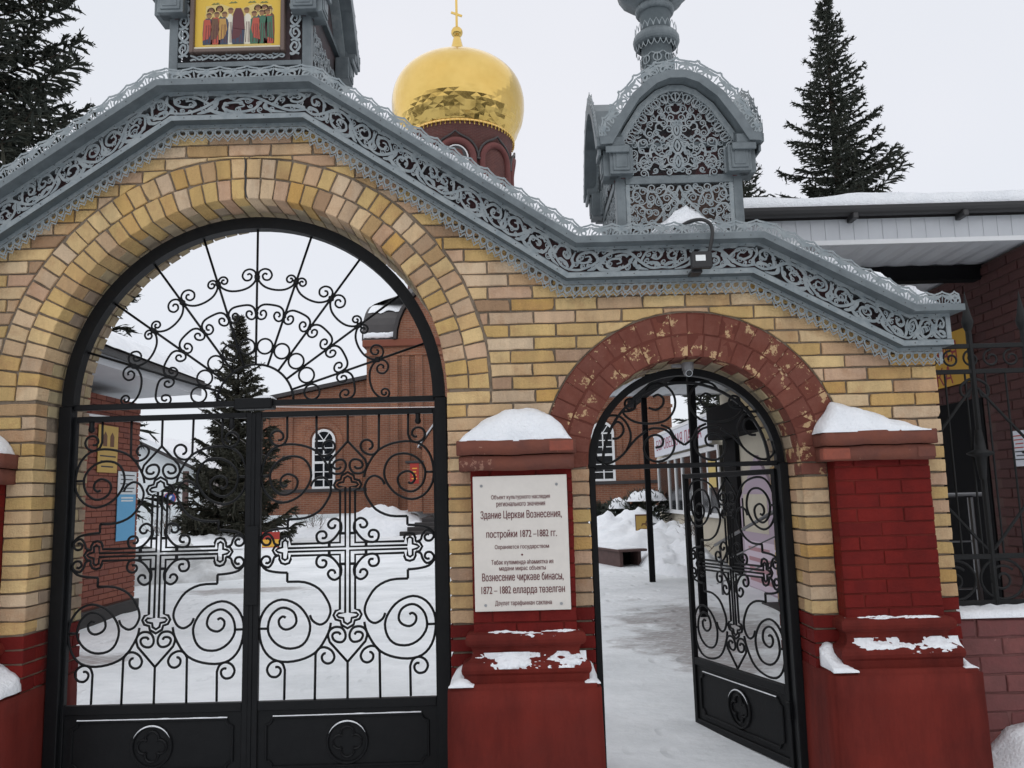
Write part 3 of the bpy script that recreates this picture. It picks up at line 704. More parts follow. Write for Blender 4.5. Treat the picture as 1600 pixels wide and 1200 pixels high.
# frieze: running acanthus scrolls cut from sheet
def leafrib(mb,p,w0,w1,y,t,f,lobes=0,bulge=1.):
    p=smoothpath(p,4); n=len(p)
    ws=[1.25*(w0+(w1-w0)*(j/(n-1)))*(1+ (bulge-1)*math.sin(PI*j/(n-1)))*(1+ (.45*abs(math.sin(PI*lobes*j/(n-1))) if lobes else 0)) for j in range(n)]
    mb.ribbon(p,ws,y,t,f)
def filigree(mb,inside,x0,x1,z0,z1,y,ra,rb_,seed,cx=None,t=.0025,fn=None,w=.0062,tries=900,gap=.86):
    """small open curls packed into a region, mirrored about cx"""
    r=random.Random(seed); pl_=[]
    for _ in range(tries):
        rad=r.uniform(ra,rb_); x,z=r.uniform(x0,x1),r.uniform(z0,z1)
        if not inside(x,z): continue
        if any(math.hypot(x-a,z-b)<(rad+c)*gap for a,b,c in pl_): continue
        pl_.append((x,z,rad)); a0=r.uniform(0,6.28); sg=r.choice((-1,1))
        p=spiral(x,z,rad,rad*.28,a0,sg*1.35,14)
        # tail reaching towards a neighbour
        ta=a0-sg*.9; p=[(x+rad*1.55*math.cos(ta),z+rad*1.55*math.sin(ta))]+p
        ws=[w*.8]+[w*(1.15-.5*i/15) for i in range(15)]
        mb.ribbon(p,ws,y,t,fn or idf)
        if cx is not None: mb.ribbon([(2*cx-a,b) for a,b in p],ws,y,t,fn or idf)
def idf(a,b): return (a,b)
def frieze_unit(mb,s0,w,f,y,t,h0,h1,flip):
    H=h1-h0
    def P(l): return [(s0+(w*(1-a) if flip else w*a),h0+H*(b if not flip else b)) for a,b in l]
    R_=lambda l,a,b,lob=0,bu=1.: leafrib(mb,P(l),a,b,y,t,f,lob,bu)
    # main undulating stem
    R_([(0,.15),(.12,.12),(.25,.35),(.38,.75),(.5,.88),(.62,.78),(.75,.42),(.88,.14),(1,.15)],.010,.010,0,1.3)
    # big spirals
    R_([(.30,.5),(.20,.86),(.09,.80),(.06,.55),(.13,.40),(.20,.50),(.185,.68),(.135,.66)],.012,.006,0,1.3)
    R_([(.66,.6),(.62,.25),(.50,.12),(.40,.28),(.42,.52),(.51,.56),(.545,.40),(.50,.34)],.012,.006,0,1.3)
    R_([(.76,.45),(.80,.84),(.90,.92),(.965,.72),(.935,.52),(.88,.56),(.875,.70),(.91,.72)],.012,.006,0,1.3)
    # leaves with lobed edges
    R_([(.36,.68),(.33,.40),(.27,.18),(.20,.08)],.008,.004,3,2.6)
    R_([(.30,.22),(.36,.10),(.44,.05),(.56,.04)],.008,.003,2,2.2)
    R_([(.55,.85),(.66,.97),(.76,.95),(.84,.85)],.008,.003,3,2.6)
    R_([(.70,.52),(.70,.30),(.76,.14),(.86,.06)],.009,.003,2,2.2)
    R_([(.44,.84),(.36,.96),(.27,.95),(.22,.97)],.008,.004,2,2.2)
    R_([(.03,.95),(.06,.99),(.14,.97)],.012,.006,0,1.5)
    R_([(0,.15),(.03,.35),(.0,.60),(.02,.9)],.008,.005,2,1.8)
    R_([(.60,.62),(.57,.72),(.52,.72),(.49,.66),(.46,.70)],.010,.005,0,1.4)
    R_([(.98,.2),(.93,.32),(.86,.36),(.82,.30)],.010,.005,2,1.6)
for i in range(len(NODES)-1):
    f,L=segmap(i); n=max(1,round(L/.50)); mb=MB()
    for k in range(n): frieze_unit(mb,L*k/n,L/n,f,-.105,.003,.129,.267,(k+i)%2)
    filigree(mb,lambda a,b:True,.02,L-.02,.150,.250,-.1045,.011,.018,50+i,None,.0025,f,.0065,int(260*L),1.25)
    mb.build('frieze_scrollwork','zinc_light',GW,fixn=False)
# nail heads along the rails
mb=MB()
for i in range(1,len(NODES)-1):
    f,L=segmap(i)
    for h,y in ((.086,-.0485),(.113,-.1145),(.272,-.1085),(.298,-.1955)):
        n=max(2,round(L/.145))
        for k in range(n):
            x,z=f(L*(k+.5)/n,h+.004*(k%2)); mb.lathe([(0,0),(.0042,0),(.0042,.002),(0,.002)],0,0,8) if False else mb.ring(x,y-.001,z,.0018,.0036,.001,6)
tag(mb.build('nail_heads','nail',GW,fixn=False),kind='stuff')

# ------------------------------------------------------------------ snow resting on things
def mound(name,label,x0,x1,y0,y1,z0,hf,nx=36,ny=10,mat='snow',group=None,cat='snow',amp=.013,base=-.006):
    mb=MB(); V=[]
    for j in range(ny+1):
        for i in range(nx+1):
            u,v=i/nx,j/ny; x=x0+(x1-x0)*u; y=y0+(y1-y0)*v
            ed=min(1,min(u,1-u)*9)*min(1,v*5+0.0)
            h=hf(u,v); 
            if h>.004: h+=amp*fbm(x*9,y*9,z0)*ed
            V.append((x+amp*.8*fbm(x*12,y*8,4.),y,z0+max(h,base)))
    k=nx+1; F=[(j*k+i,j*k+i+1,(j+1)*k+i+1,(j+1)*k+i) for j in range(ny) for i in range(nx)]
    # skirt
    b=[i for i in range(k)]+[j*k+nx for j in range(1,ny+1)]+[ny*k+i for i in range(nx-1,-1,-1)]+[j*k for j in range(ny-1,0,-1)]
    o=len(V); V+=[(V[q][0],V[q][1],z0+base) for q in b]; n=len(b)
    F+=[(b[i],b[(i+1)%n],o+(i+1)%n,o+i) for i in range(n)]
    mb.v=V; mb.f=F
    return tag(mb.build(name,mat,smooth=True),label,cat,group)
def dome(u,pk,l=.55,r=.55,ex=1.):
    return max(0.,1-abs((u-pk)/(pk if u<pk else 1-pk))**(1/ (l if u<pk else r)) )**ex
def front(v,k=3.2): return min(1.,(1-math.exp(-k*v))/(1-math.exp(-k)))
mound('snow_mound','rounded snow cap on the middle pier above the plaque',-.305,.325,-.165,.0,1.806,lambda u,v: .192*max(0,1-abs((u-.62)/(.62 if u<.62 else .38))**2.1)**.72*(.16+.84*front(v,4.2)))
mound('snow_mound','wedge of snow on the right pier, highest at its left end',1.725,2.335,-.165,.0,1.806,lambda u,v: .175*(min(1,u/.20)**.75 if u<.20 else max(0,1-(u-.20)/.8)**.95)*(.12+.88*front(v))+.02*math.sin(PI*min(1,u))*front(v))
mound('snow_mound','snow cap on the pier cut off at the left edge',-3.5,-2.885,-.165,.0,1.806,lambda u,v: .19*max(0,1-abs((u-.5)/.5)**2.2)**.7*(.12+.88*front(v)))
# thin snow lying on the base mouldings
def ledge_snow(label,x0,x1,yf,yb,z,h,seed,thr=.0,name='snow_dusting'):
    return mound(name,label,x0,x1,yf,yb,z,lambda u,v: max(-.002,h*(1+1.3*fbm(u*6+seed,v*2.5,seed)+.7*fbm(u*23,v*6,seed)-thr)*math.sin(PI*u)**.35*math.sin(PI*min(1,v*.9+.1))**.5),nx=90,ny=10,amp=.003,base=-.004)
def drape(label,x0,x1,path,pz,th,bias,seed,name='snow_dusting'):
    """patchy snow clinging to a moulding: path=(offset,height) pairs from the wall outwards"""
    NX,NV=130,14; mb=MB(); P=smoothpath(path,4)
    for j in range(NV+1):
        q=j/NV*(len(P)-1); i0=min(len(P)-2,int(q)); f=q-i0; o=P[i0][0]+(P[i0+1][0]-P[i0][0])*f; z=P[i0][1]+(P[i0+1][1]-P[i0][1])*f
        d=Vector((P[i0+1][0]-P[i0][0],P[i0+1][1]-P[i0][1])).normalized(); nr=Vector((-d.y,d.x)); nr=nr if nr.y>0 else -nr
        for i in range(NX+1):
            u,v=i/NX,j/NV; x=x0+(x1-x0)*u
            n_=1.15*fbm(x*5.5+seed,v*1.6,seed,3)+.5*fbm(x*34,v*8,seed,3)-.9*max(0,abs(u-.5)*2-.72)/.28
            t_=th*(bias+n_-.9*max(0,v-.55)*2-.5*max(0,.2-v)*3); t_=min(t_,th*1.2)*min(1,(u*14)**.5,((1-u)*14)**.5)-.0035
            t_=max(t_,-.006)
            mb.v.append((x,-.1-o-nr.x*t_,pz+z+nr.y*t_))
    k=NX+1; mb.f=[(j*k+i,j*k+i+1,(j+1)*k+i+1,(j+1)*k+i) for j in range(NV) for i in range(NX)]
    return tag(mb.build(name,'snow',smooth=True),label,'snow')
LOWP=[(.004,.152),(.010,.132),(.020,.120),(.038,.1085),(.052,.100),(.060,.088),(.064,.075)]
UPP=[(.0,.266),(.010,.260),(.022,.254),(.034,.243),(.040,.230)]
drape('thick snow on the lower moulding under the plaque',-.255,.365,LOWP,.50,.019,.64,1.3)
drape('thin line of snow on the upper moulding under the plaque',-.22,.33,UPP,.50,.008,.35,5.1)
drape('snow along the lower moulding of the right pier',1.80,2.40,LOWP,.525,.016,.46,9.4)
drape('thin snow along the upper moulding of the right pier',1.79,2.33,UPP,.525,.010,.40,3.7)
mound('snow_heap','small snow heap on the left shoulder of the middle plinth',-.375,-.245,-.205,.0,.50,lambda u,v: .10*(1-u)**.3*u**.2*math.sin(PI*min(1,u*.9+.05))*(.25+.75*v))
mound('snow_heap','small snow drift on the right shoulder of the middle plinth',.345,.425,-.19,.0,.50,lambda u,v: .075*math.sin(PI*u)**.7*(.05+.95*v**1.2))
mound('snow_heap','small snow heap on the left shoulder of the right plinth',1.672,1.80,-.21,.0,.524,lambda u,v: .12*math.sin(PI*min(1,u*.8+.2))**.6*(.16+.84*v**1.6))
mound('snow_heap','thin snow drift on the right shoulder of the right plinth',2.385,2.452,-.19,.0,.524,lambda u,v: .07*math.sin(PI*u)*(.08+.92*v))
mound('snow_heap','snow heap on the plinth at the left edge',-2.93,-2.775,-.20,.0,.50,lambda u,v: .16*(1-u)**.45*(.3+.7*v))
# snow along the top of the cornice
def roofsnow(label,i,s0,s1,hf):
    f,L=segmap(i); N=60; mb=MB(); K=8
    for a in range(N+1):
        s=L*(s0+(s1-s0)*a/N); u=a/N
        for b in range(K+1):
            v=max(0,b-1)/(K-1); y=-.125+.42*v; h=0. if b==0 else hf(u)*(.5+.5*min(1,math.sin(PI*min(.95,v*.6+.05))*1.4))*(1+.30*fbm(s*6,y*6,i)) if 0<u<1 else 0
            x,z=f(s,.3275+max(0.0,h)); mb.v.append((x,y,z))
    for a in range(N):
        for b in range(K): mb.f.append((a*(K+1)+b,a*(K+1)+b+1,(a+1)*(K+1)+b+1,(a+1)*(K+1)+b))
    return tag(mb.build('snow_strip','snow',smooth=True),label,'snow')
roofsnow('snow lying behind the cresting on the slope right of the big arch',3,.02,.98,lambda u:.085*math.sin(PI*u)**.3*(.55+.45*u))
roofsnow('deep snow behind the cresting on the far right slope',5,.10,.99,lambda u:.035+.135*u**1.25)
roofsnow('snow on the flat right end of the cornice',6,.0,.85,lambda u:.165*(1-u)**.7)
roofsnow('thin snow behind the cresting on the left slope',1,.1,.9,lambda u:.022)
mound('snow_heap','pointed heap of snow before the fretted panel of the right turret',.83,1.32,-.17,-.085,2.968,lambda u,v: .195*max(0,1-(abs(u-.45)/.5)**1.35)*(.3+.7*v**.7)*(1+.18*fbm(u*6,v*2,3.)),nx=40,ny=8)
# ------------------------------------------------------------------ forged gates
QP=dict(
bar2=[(.195,.808),(.192,.593),(.173,.564),(.136,.557),(.097,.576),(.079,.61),(.092,.639),(.121,.648),(.148,.633),(.154,.608),(.141,.592),(.131,.592)],
bar3=[(.377,.803),(.375,.676),(.39,.641),(.424,.625),(.463,.639),(.481,.673),(.464,.707),(.429,.715),(.405,.699),(.4,.675),(.414,.66),(.431,.66)],
heart=[(.0,.642),(.107,.529),(.118,.488),(.102,.458),(.072,.445),(.034,.452),(.014,.481),(.014,.51),(.031,.529),(.058,.53),(.082,.518),(.092,.494),(.079,.478),(.053,.477),(.043,.49)],
volute=[(.101,.421),(.116,.478),(.175,.569),(.253,.615),(.36,.633),(.448,.615),(.506,.555),(.530,.467),(.523,.381),(.473,.31),(.396,.282),(.309,.31),(.251,.369),(.225,.437),(.243,.509),(.291,.551),(.369,.557),(.437,.523),(.478,.459),(.466,.382),(.42,.336),(.372,.33),(.324,.357),(.308,.406),(.329,.439),(.373,.452),(.407,.432),(.414,.398),(.392,.378),(.373,.385)],
stub=[(.538,.443),(.485,.444)],
cup=[(.227,.374),(.211,.406),(.169,.429),(.131,.415),(.108,.378),(.104,.344),(.121,.296),(.173,.227),(.26,.187),(.366,.182)],
step=[(.366,.182),(.366,.130)],
cup2=[(.366,.130),(.433,.125),(.495,.11),(.528,.076)],
leaf_a=[(.046,.088),(.038,.122),(.046,.159),(.077,.178),(.106,.167),(.12,.143),(.106,.123),(.082,.125),(.075,.144)],
leaf_b=[(.043,.115),(.067,.078),(.105,.044),(.153,.034),(.182,.047),(.19,.08),(.173,.102),(.142,.103),(.129,.081),(.139,.065),(.158,.065)],
tip=[(.417,.027),(.446,.04),(.456,.068),(.48,.096),(.514,.085),(.526,.059),(.508,.035),(.48,.036),(.47,.058),(.485,.072),(.499,.069)])
ARM_OUT=[(.046,.036),(.345,.036),(.345,.057),(.355,.08),(.379,.087),(.403,.079),(.415,.055),(.415,.036),(.441,.026),(.456,.0)]
ARM_IN=[(.014,.011),(.364,.011),(.365,.052),(.381,.062),(.397,.051),(.397,.018),(.422,.012),(.437,.0)]
HEAD_OUT=[(.046,.036),(.046,.346),(.072,.354),(.085,.378),(.072,.403),(.043,.411),(.037,.434),(.0,.454)]
HEAD_IN=[(.014,.011),(.014,.366),(.053,.368),(.065,.379),(.053,.391),(.025,.396),(.021,.418),(.0,.431)]
NAMES=dict(bar2='curled_bar',bar3='curled_bar',heart='heart_scroll',volute='volute',stub='stub',cup='arc_bar',step='arc_bar',cup2='arc_bar',leaf_a='leaf_scroll',leaf_b='leaf_scroll',tip='tip_scroll')
def gate_leaf(label,hw,zb,zm,zt,zc,su,sd,xs,bars,loc,rz,simple_mid=True):
    t=thing('gate_leaf',label,'gate',None,loc); t.rotation_euler=(0,0,rz)
    d=.018
    MB().box(-hw,-hw+.034,-d,d,zb,zt,c=.003).build('stile','iron',t); MB().box(hw-.034,hw,-d,d,zb,zt,c=.003).build('stile','iron',t)
    MB().box(-hw+.0345,hw-.0345,-d,d,zt-.034,zt-.0,c=.003).build('top_rail','iron',t)
    MB().box(-hw+.0345,hw-.0345,-d,d,zm-.05,zm,c=.003).build('middle_rail','iron',t)
    MB().box(-hw+.0345,hw-.0345,-d,d,zb,zb+.045,c=.003).build('bottom_rail','iron',t)
    pn=MB().box(-hw+.0345,hw-.0345,-.004,.004,zb+.0455,zm-.0505).build('panel','iron',t)
    # raised frame with concave corners
    x0,x1,za,zz_=-hw+.085,hw-.085,zb+.085,zm-.092; r=.038; fr=[]
    for cx,cz,a0 in ((x1,zz_,-PI/2),(x0,zz_,0),(x0,za,PI/2),(x1,za,PI)):
        sgn=1
        for i in range(6):
            a=a0-PI/2*i/5
            fr.append((cx+r*math.cos(a),cz+r*math.sin(a)))
    fr=[]
    def corner(cx,cz,a,b):
        return [(cx+r*math.cos(a+(b-a)*i/5),cz+r*math.sin(a+(b-a)*i/5)) for i in range(6)]
    fr+=corner(x1,zz_,-PI/2,-PI)+corner(x0,zz_,0,-PI/2)+corner(x0,za,PI/2,0)+corner(x1,za,PI,PI/2)
    MB().tube(to3(fr,-.009),.0075,6,closed=True).build('panel_moulding','iron',pn)
    # quatrefoil medallion
    mz=(zb+zm)/2-.012; mr=min(.115,(zm-zb)*.27)
    md=MB().tube([(mr*math.cos(2*PI*i/28),-.010,mz+mr*math.sin(2*PI*i/28)) for i in range(28)],.008,6,closed=True).build('medallion','iron',t)
    q=[]
    for k in range(4):
        for i in range(9):
            a=PI/2*k+PI/4*0; c=(mr*.40*math.cos(a+PI/2),mr*.40*math.sin(a+PI/2)); b=a+PI/2-R(115)+R(230)*i/8; q.append((c[0]+mr*.34*math.cos(b),-.010,mz+c[1]+mr*.34*math.sin(b)))
    MB().tube(q,.0065,5,closed=True).build('quatrefoil','iron',md)
    br=.0075
    for qu in range(4):
        sx_=1 if qu in(0,3) else -1; sz_=su if qu<2 else -sd
        for k,p in QP.items():
            if k in('bar2','bar3') and not bars: continue
            lim=zt-.034 if sz_>0 else zm
            pp=[]
            for (x,z) in p:
                pp.append((x*xs*sx_,zc+z*sz_))
            if k in('bar2','bar3'): 
                off=(zt-.02-(zc+.808*su)) if sz_>0 else (zm-.0-(zc-.808*sd))
                pp=[(pp[0][0],pp[0][1]+off)]+[(a,b) for a,b in pp[1:]]
                sp=[pp[0]]+smoothpath(pp[1:],3)
            elif k=='heart': sp=[pp[0]]+smoothpath(pp[1:],3)
            elif k in('stub','step'): sp=pp
            else: sp=smoothpath(pp,3)
            MB().tube(to3(sp,0),br,6).build(NAMES[k],'iron',t,smooth=True)
    for s_,zz2 in ((su,zt-.02),(-sd,zm)):
        z1=zc+.642*s_
        if abs(zz2-z1)>.03: MB().tube([(0,0,z1),(0,0,zz2)],br,6).build('centre_bar','iron',t)
    # the cross: two nested outlines
    def outline(A,H,nm,rr):
        pts=[]
        quad=[(1,1),(-1,1),(-1,-1),(1,-1)]
        # go round: right arm upper edge reversed etc.
        up=lambda l,sx_,sz_:[(x*xs*sx_,zc+z*sz_) for x,z in l]
        upH=[(x,zc+z) for x,z in []]
        seq=[]
        a=[(x*xs,zc+z*.95) for x,z in A][::-1]; h=[(x*xs,zc+z*su) for x,z in H][1:]
        seq+=a+h
        h2=[(-x*xs,zc+z*su) for x,z in H][::-1][1:]; a2=[(-x*xs,zc+z*.95) for x,z in A][1:]
        seq+=h2+a2
        a3=[(-x*xs,zc-z*.95) for x,z in A][::-1][1:]; h3=[(-x*xs,zc-z*sd) for x,z in H][1:]
        seq+=a3+h3
        h4=[(x*xs,zc-z*sd) for x,z in H][::-1][1:]; a4=[(x*xs,zc-z*.95) for x,z in A][1:-1]
        seq+=h4+a4
        MB().tube(to3(seq,0),rr,5,closed=True).build(nm,'iron',t)
    outline(ARM_OUT,HEAD_OUT,'cross_outline',.0078); outline(ARM_IN,HEAD_IN,'cross_inner_outline',.0075)
    for sx_ in(1,-1):
        for sz_ in(1,-1):
            MB().box(sx_*.11-.008,sx_*.11+.008,-.006,.006,min(zc+sz_*.013,zc+sz_*.036),max(zc+sz_*.013,zc+sz_*.036)).build('cross_tie','iron',t)
            MB().box(min(sx_*.014,sx_*.046),max(sx_*.014,sx_*.046),-.0062,.0062,zc+sz_*.09-.008,zc+sz_*.09+.008).build('cross_tie','iron',t)
    return t
HL=gate_leaf('closed left leaf of the double black gate with forged cross','' and 0 or .557,-.10,.355,2.045,1.205,1.0,1.02,.985,True,(-2.140,.25,0),0) if False else None
GY=.25
gl=gate_leaf('left leaf of the double black iron gate with a forged cross',.555,-.10,.350,2.045,1.212,1.0,1.02,.98,True,(-2.143,GY,0),R(-.8))
gr=gate_leaf('right leaf of the double black iron gate with a forged cross',.555,-.10,.350,2.045,1.212,1.0,1.02,.98,True,(-1.010,GY,0),R(.6))
MB().box(-.60,-.525,-.032,-.0185,.90,1.36,c=.003).build('lock_case','iron',gr); MB().box(-.595,-.5555,-.016,.03,-.09,2.04,c=.003).build('meeting_strip','iron',gr)
for gob,xs_ in ((gl,.43),(gl,-.43),(gr,.43)):
    MB().lathe([(0,1.945),(.014,1.95),(.02,1.965),(.014,1.985),(.016,2.01),(0,2.012)],xs_,-.01,10).build('latch_knob','iron',gob,smooth=True)
gs=gate_leaf('narrow black iron gate leaf standing open inside the small arch',.525,-.125,.335,1.620,.985,.93,1.0,.93,False,(0,0,0),0)
th=R(70); L_=1.05; hx,hy=1.600,.31
gs.location=(hx-.525*math.cos(th),hy+.525*math.sin(th),0); gs.rotation_euler=(0,0,-th)
MB().box(.505,.535,-.03,.03,1.30,1.40,c=.004).build('hinge','iron',gs); MB().box(.505,.535,-.03,.03,.15,.25,c=.004).build('hinge','iron',gs)

# fixed frame and fanlight of the big arch
FX=BX; FZ=2.108
ff=thing('fanlight_grille','black arched iron frame with a radiating scroll fanlight in the big arch','grille')
fo=1.165
fr=MB().ring(FX,.205,FZ,fo-.036,.072,.075,48,0,PI); fr.build('arch_rim','iron',ff)
MB().box(FX-fo-.015,FX-fo+.062,.205,.28,-.2,FZ-.001,c=.004).build('frame_stile','iron',ff)
MB().box(FX+fo-.062,FX+fo+.012,.205,.28,-.2,FZ-.001,c=.004).build('frame_stile','iron',ff)
MB().box(FX-fo+.065,FX+fo-.065,.225,.27,FZ-.024,FZ+.010,c=.003).build('transom','iron',ff)
MB().box(FX-.115,FX+.115,.20,.30,FZ-.045,FZ+.022,c=.006).build('lock_plate','iron',ff)
def polar(a,r): return (FX+r*math.sin(a),FZ+r*math.cos(a))
ang=[R(18*k) for k in range(-4,5)]
for a in ang:
    MB().tube([(polar(a,.235)[0],.25,polar(a,.235)[1]),(polar(a,fo-.07)[0],.25,polar(a,fo-.07)[1])],.0075,6).build('spoke','iron',ff,smooth=True)
MB().tube(to3([polar(R(-90+180*i/24),.235) for i in range(25)],.25),.0075,6).build('hub_arc','iron',ff,smooth=True)
edges=[R(-90)]+ang+[R(90)]
for k in range(10):
    am=(edges[k]+edges[k+1])/2; c=polar(am,.352); rr=.0475
    MB().tube([(c[0]+rr*math.cos(2*PI*i/20),.25,c[1]+rr*math.sin(2*PI*i/20)) for i in range(20)],.0065,6,closed=True).build('ring','iron',ff,smooth=True)
for k in range(10):
    a0,a1=edges[k],edges[k+1]; r=.56; c0=polar(a0,r); c1=polar(a1,r)
    # local frame of the gap: u along the chord, v outward
    mx_,mz_=(c0[0]+c1[0])/2,(c0[1]+c1[1])/2; am=(a0+a1)/2; un_=Vector((math.cos(am),-math.sin(am))); vn=Vector((math.sin(am),math.cos(am))); hl=math.hypot(c1[0]-c0[0],c1[1]-c0[1])/2
    def loc(u,v): p=Vector((mx_,mz_))+un_*(u*hl)+vn*(v*hl); return (p.x,p.y)
    arch=[(-.98,-.02),(-.98,.25),(-.85,.5),(-.55,.68),(0,.72),(.55,.66),(.85,.42),(.93,.08)]
    curlL=[(-.98,-.02),(-.86,-.32),(-.62,-.42),(-.36,-.28),(-.30,.02),(-.46,.24),(-.68,.18),(-.72,-.04),(-.58,-.12)]
    curlR=[(.93,.08),(.90,-.22),(.68,-.40),(.42,-.32),(.26,-.06),(.34,.2),(.56,.22),(.68,.04),(.58,-.1)]
    MB().tube(to3(smoothpath([loc(*p) for p in arch],3),.25),.007,6).build('scroll','iron',ff,smooth=True)
    MB().tube(to3(smoothpath([loc(*p) for p in curlL],3),.25),.0065,6).build('scroll','iron',ff,smooth=True)
    MB().tube(to3(smoothpath([loc(*p) for p in curlR],3),.25),.0065,6).build('scroll','iron',ff,smooth=True)
    # outer garland: sagging arc with a curl at either end, alternately large and small
    r=.79; c0=polar(a0,r); c1=polar(a1,r)
    mx_,mz_=(c0[0]+c1[0])/2,(c0[1]+c1[1])/2; hl=math.hypot(c1[0]-c0[0],c1[1]-c0[1])/2
    bigl=(k%2==1); 
    def loc2(u,v): p=Vector((mx_,mz_))+un_*(u*hl)+vn*(v*hl); return (p.x,p.y)
    sag=[(-.95,.02),(-.85,-.22),(-.5,-.46),(0,-.54),(.5,-.46),(.85,-.22),(.95,.02)]
    MB().tube(to3(smoothpath([loc2(*p) for p in sag],3),.25),.007,6).build('garland','iron',ff,smooth=True)
    for sg,big in ((-1,bigl),(1,not bigl)):
        s_=1.0 if big else .66
        cu=[(-.95,.02),(-.93,.30),(-.70,.47),(-.42,.42),(-.27,.18),(-.38,-.06),(-.62,-.08),(-.74,.10),(-.64,.24),(-.52,.2)]
        pp=[(-.95+(u+.95)*s_,v*s_) for u,v in cu]; pp=[(u if sg<0 else -u,v) for u,v in pp]
        MB().tube(to3(smoothpath([loc2(*p) for p in pp],3),.25),.0065,6).build('curl','iron',ff,smooth=True)
for a in ang:
    p=polar(a,.79); MB().box(p[0]-.016,p[0]+.016,.236,.264,p[1]-.016,p[1]+.016,c=.006).build('collar','iron',ff)
    p=polar(a,.56); MB().box(p[0]-.010,p[0]+.010,.238,.262,p[1]-.010,p[1]+.010,c=.004).build('collar','iron',ff)
mound('snow_heap','small snow patch on the lock plate in the middle of the transom',FX+.0,FX+.12,.205,.29,FZ+.022,lambda u,v:.018*math.sin(PI*u)**.5*math.sin(PI*min(1,v+.1))**.5,nx=14,ny=5,amp=.002)

# frame and tympanum grille of the small arch
SFX,SFZ=1.045,1.655
sf=thing('arched_grille','black arched iron frame with a scroll grille inside the small arch','grille')
MB().ring(SFX,.25,SFZ,.572,.044,.06,40,0,PI).build('arch_rim','iron',sf)
MB().ring(SFX,.262,SFZ,.505,.016,.02,36,0,PI).build('inner_rim','iron',sf)
MB().box(SFX-.594,SFX-.556,.25,.31,-.2,SFZ-.001,c=.004).build('frame_stile','iron',sf); MB().box(SFX+.555,SFX+.605,.22,.34,-.2,SFZ-.001,c=.004).build('frame_stile','iron',sf)
MB().box(SFX-.555,SFX+.554,.26,.30,SFZ-.016,SFZ+.012,c=.003).build('transom','iron',sf)
TY=dict(a=[(-.549,.134),(-.562,.09),(-.547,.045),(-.498,.022),(-.436,.042),(-.367,.101),(-.336,.184),(-.354,.262),(-.402,.314),(-.463,.321),(-.49,.3)],
a2=[(-.367,.101),(-.303,.172),(-.234,.22)],a3=[(-.453,.176),(-.414,.18),(-.381,.218),(-.388,.263),(-.42,.281),(-.446,.259)],
b=[(-.316,.362),(-.344,.357),(-.365,.386),(-.353,.417),(-.319,.424),(-.298,.395),(-.305,.362),(-.339,.346),(-.378,.341),(-.347,.301),(-.287,.272),(-.198,.264),(-.108,.283),(-.055,.344),(-.045,.416),(-.075,.479),(-.135,.515),(-.197,.505),(-.233,.461)],
b2=[(-.215,.365),(-.172,.349),(-.128,.374),(-.118,.418),(-.15,.445),(-.184,.431)],
c=[(-.184,.113),(-.144,.123),(-.134,.162),(-.163,.19),(-.208,.186),(-.248,.148),(-.257,.093),(-.226,.042),(-.166,.026),(-.098,.055),(-.063,.121),(-.08,.188),(-.122,.225),(-.189,.235),(-.222,.225)],
d=[(-.143,.254),(-.089,.227),(-.053,.165),(.0,.125)])
for s_ in (1,-1):
    for k,p in TY.items():
        MB().tube(to3(smoothpath([(SFX+x*s_*.97,SFZ+z*.98) for x,z in p],3),.28),.0075,6).build('scroll','iron',sf,smooth=True)

# ------------------------------------------------------------------ plaque with lettering
pl=thing('heritage_plaque','cream stone heritage plaque with dark red lettering on the middle pier','plaque',loc=(.028,-.1,1.241))
MB().box(-.263,.263,-.022,-.004,-.368,.368,c=.002).build('slab','plaque_stone',pl)
def zpx(y): return 1.609-(y-743)*(1.609-.875)/211.-1.241
for body,ypx,wpx,hpx,b in (('Объект культурного наследия',777.5,93,9,0),('регионального значения',789.5,77,8.5,0),('Здание Церкви Вознесения,',806,128,16,.012),('постройки 1872 –1882 гг.',836,111,15.5,.012),('Охраняется государством',856,85,8.5,0),('•',868,3,3,0),('Төбәк күләмендә әһәмияткә ия',880,97,9.5,0),('мәдәни мирас объекты',889.5,73,9,0),('Вознесение чиркәве бинасы,',903.5,127,16,.012),('1872 – 1882 елларда төзелгән',923.5,130,15,.012),('Дәүләт тарафыннан саклана',943,88,9.5,0)):
    text('lettering',body,'plaque_letters',pl,(0.002,-.0232,zpx(ypx)),wpx*.00352,hpx*.0034,bold=.0012 if b else .0006)
for sx_,zz2 in ((-.215,.315),(.205,.315),(-.205,-.335),(.210,-.335)):
    MB().lathe([(0,-.004),(.006,-.004),(.008,0),(.008,.003),(0,.003)],0,0,12).xf(Matrix.Translation((sx_,-.0215,zz2))@Matrix.Rotation(R(90),4,'X')).build('fixing_screw','steel',pl)

# ------------------------------------------------------------------ floodlight with its hose, and the camera
fl=thing('floodlight','small black floodlight with a white lens on the right cornice','floodlight')
MB().box(1.030,1.147,-.262,-.215,2.740,2.835,c=.006).build('housing','black_plastic',fl)
MB().box(1.052,1.108,-.2645,-.2625,2.778,2.812,c=.0005).build('lens','lamp_glass',fl)
MB().box(1.035,1.10,-.21,-.11,2.725,2.745,c=.004).build('bracket','black_plastic',fl)
MB().tube(smoothpath([(1.135,-.24,2.83),(1.152,-.245,2.90),(1.160,-.245,2.955),(1.150,-.24,3.0),(1.11,-.225,3.030),(1.05,-.20,3.032),(.99,-.17,3.01),(.93,-.15,2.985),(.90,-.10,2.97)],4),.0105,8).build('cable_hose','black_plastic',fl,smooth=True)
cc=thing('security_camera','small grey dome security camera under the crown of the small arch','camera')
MB().lathe([(0,2.262),(.034,2.262),(.036,2.24),(.034,2.215),(0,2.214)],1.058,.13,20).build('mount','cctv_shell',cc,smooth=False)
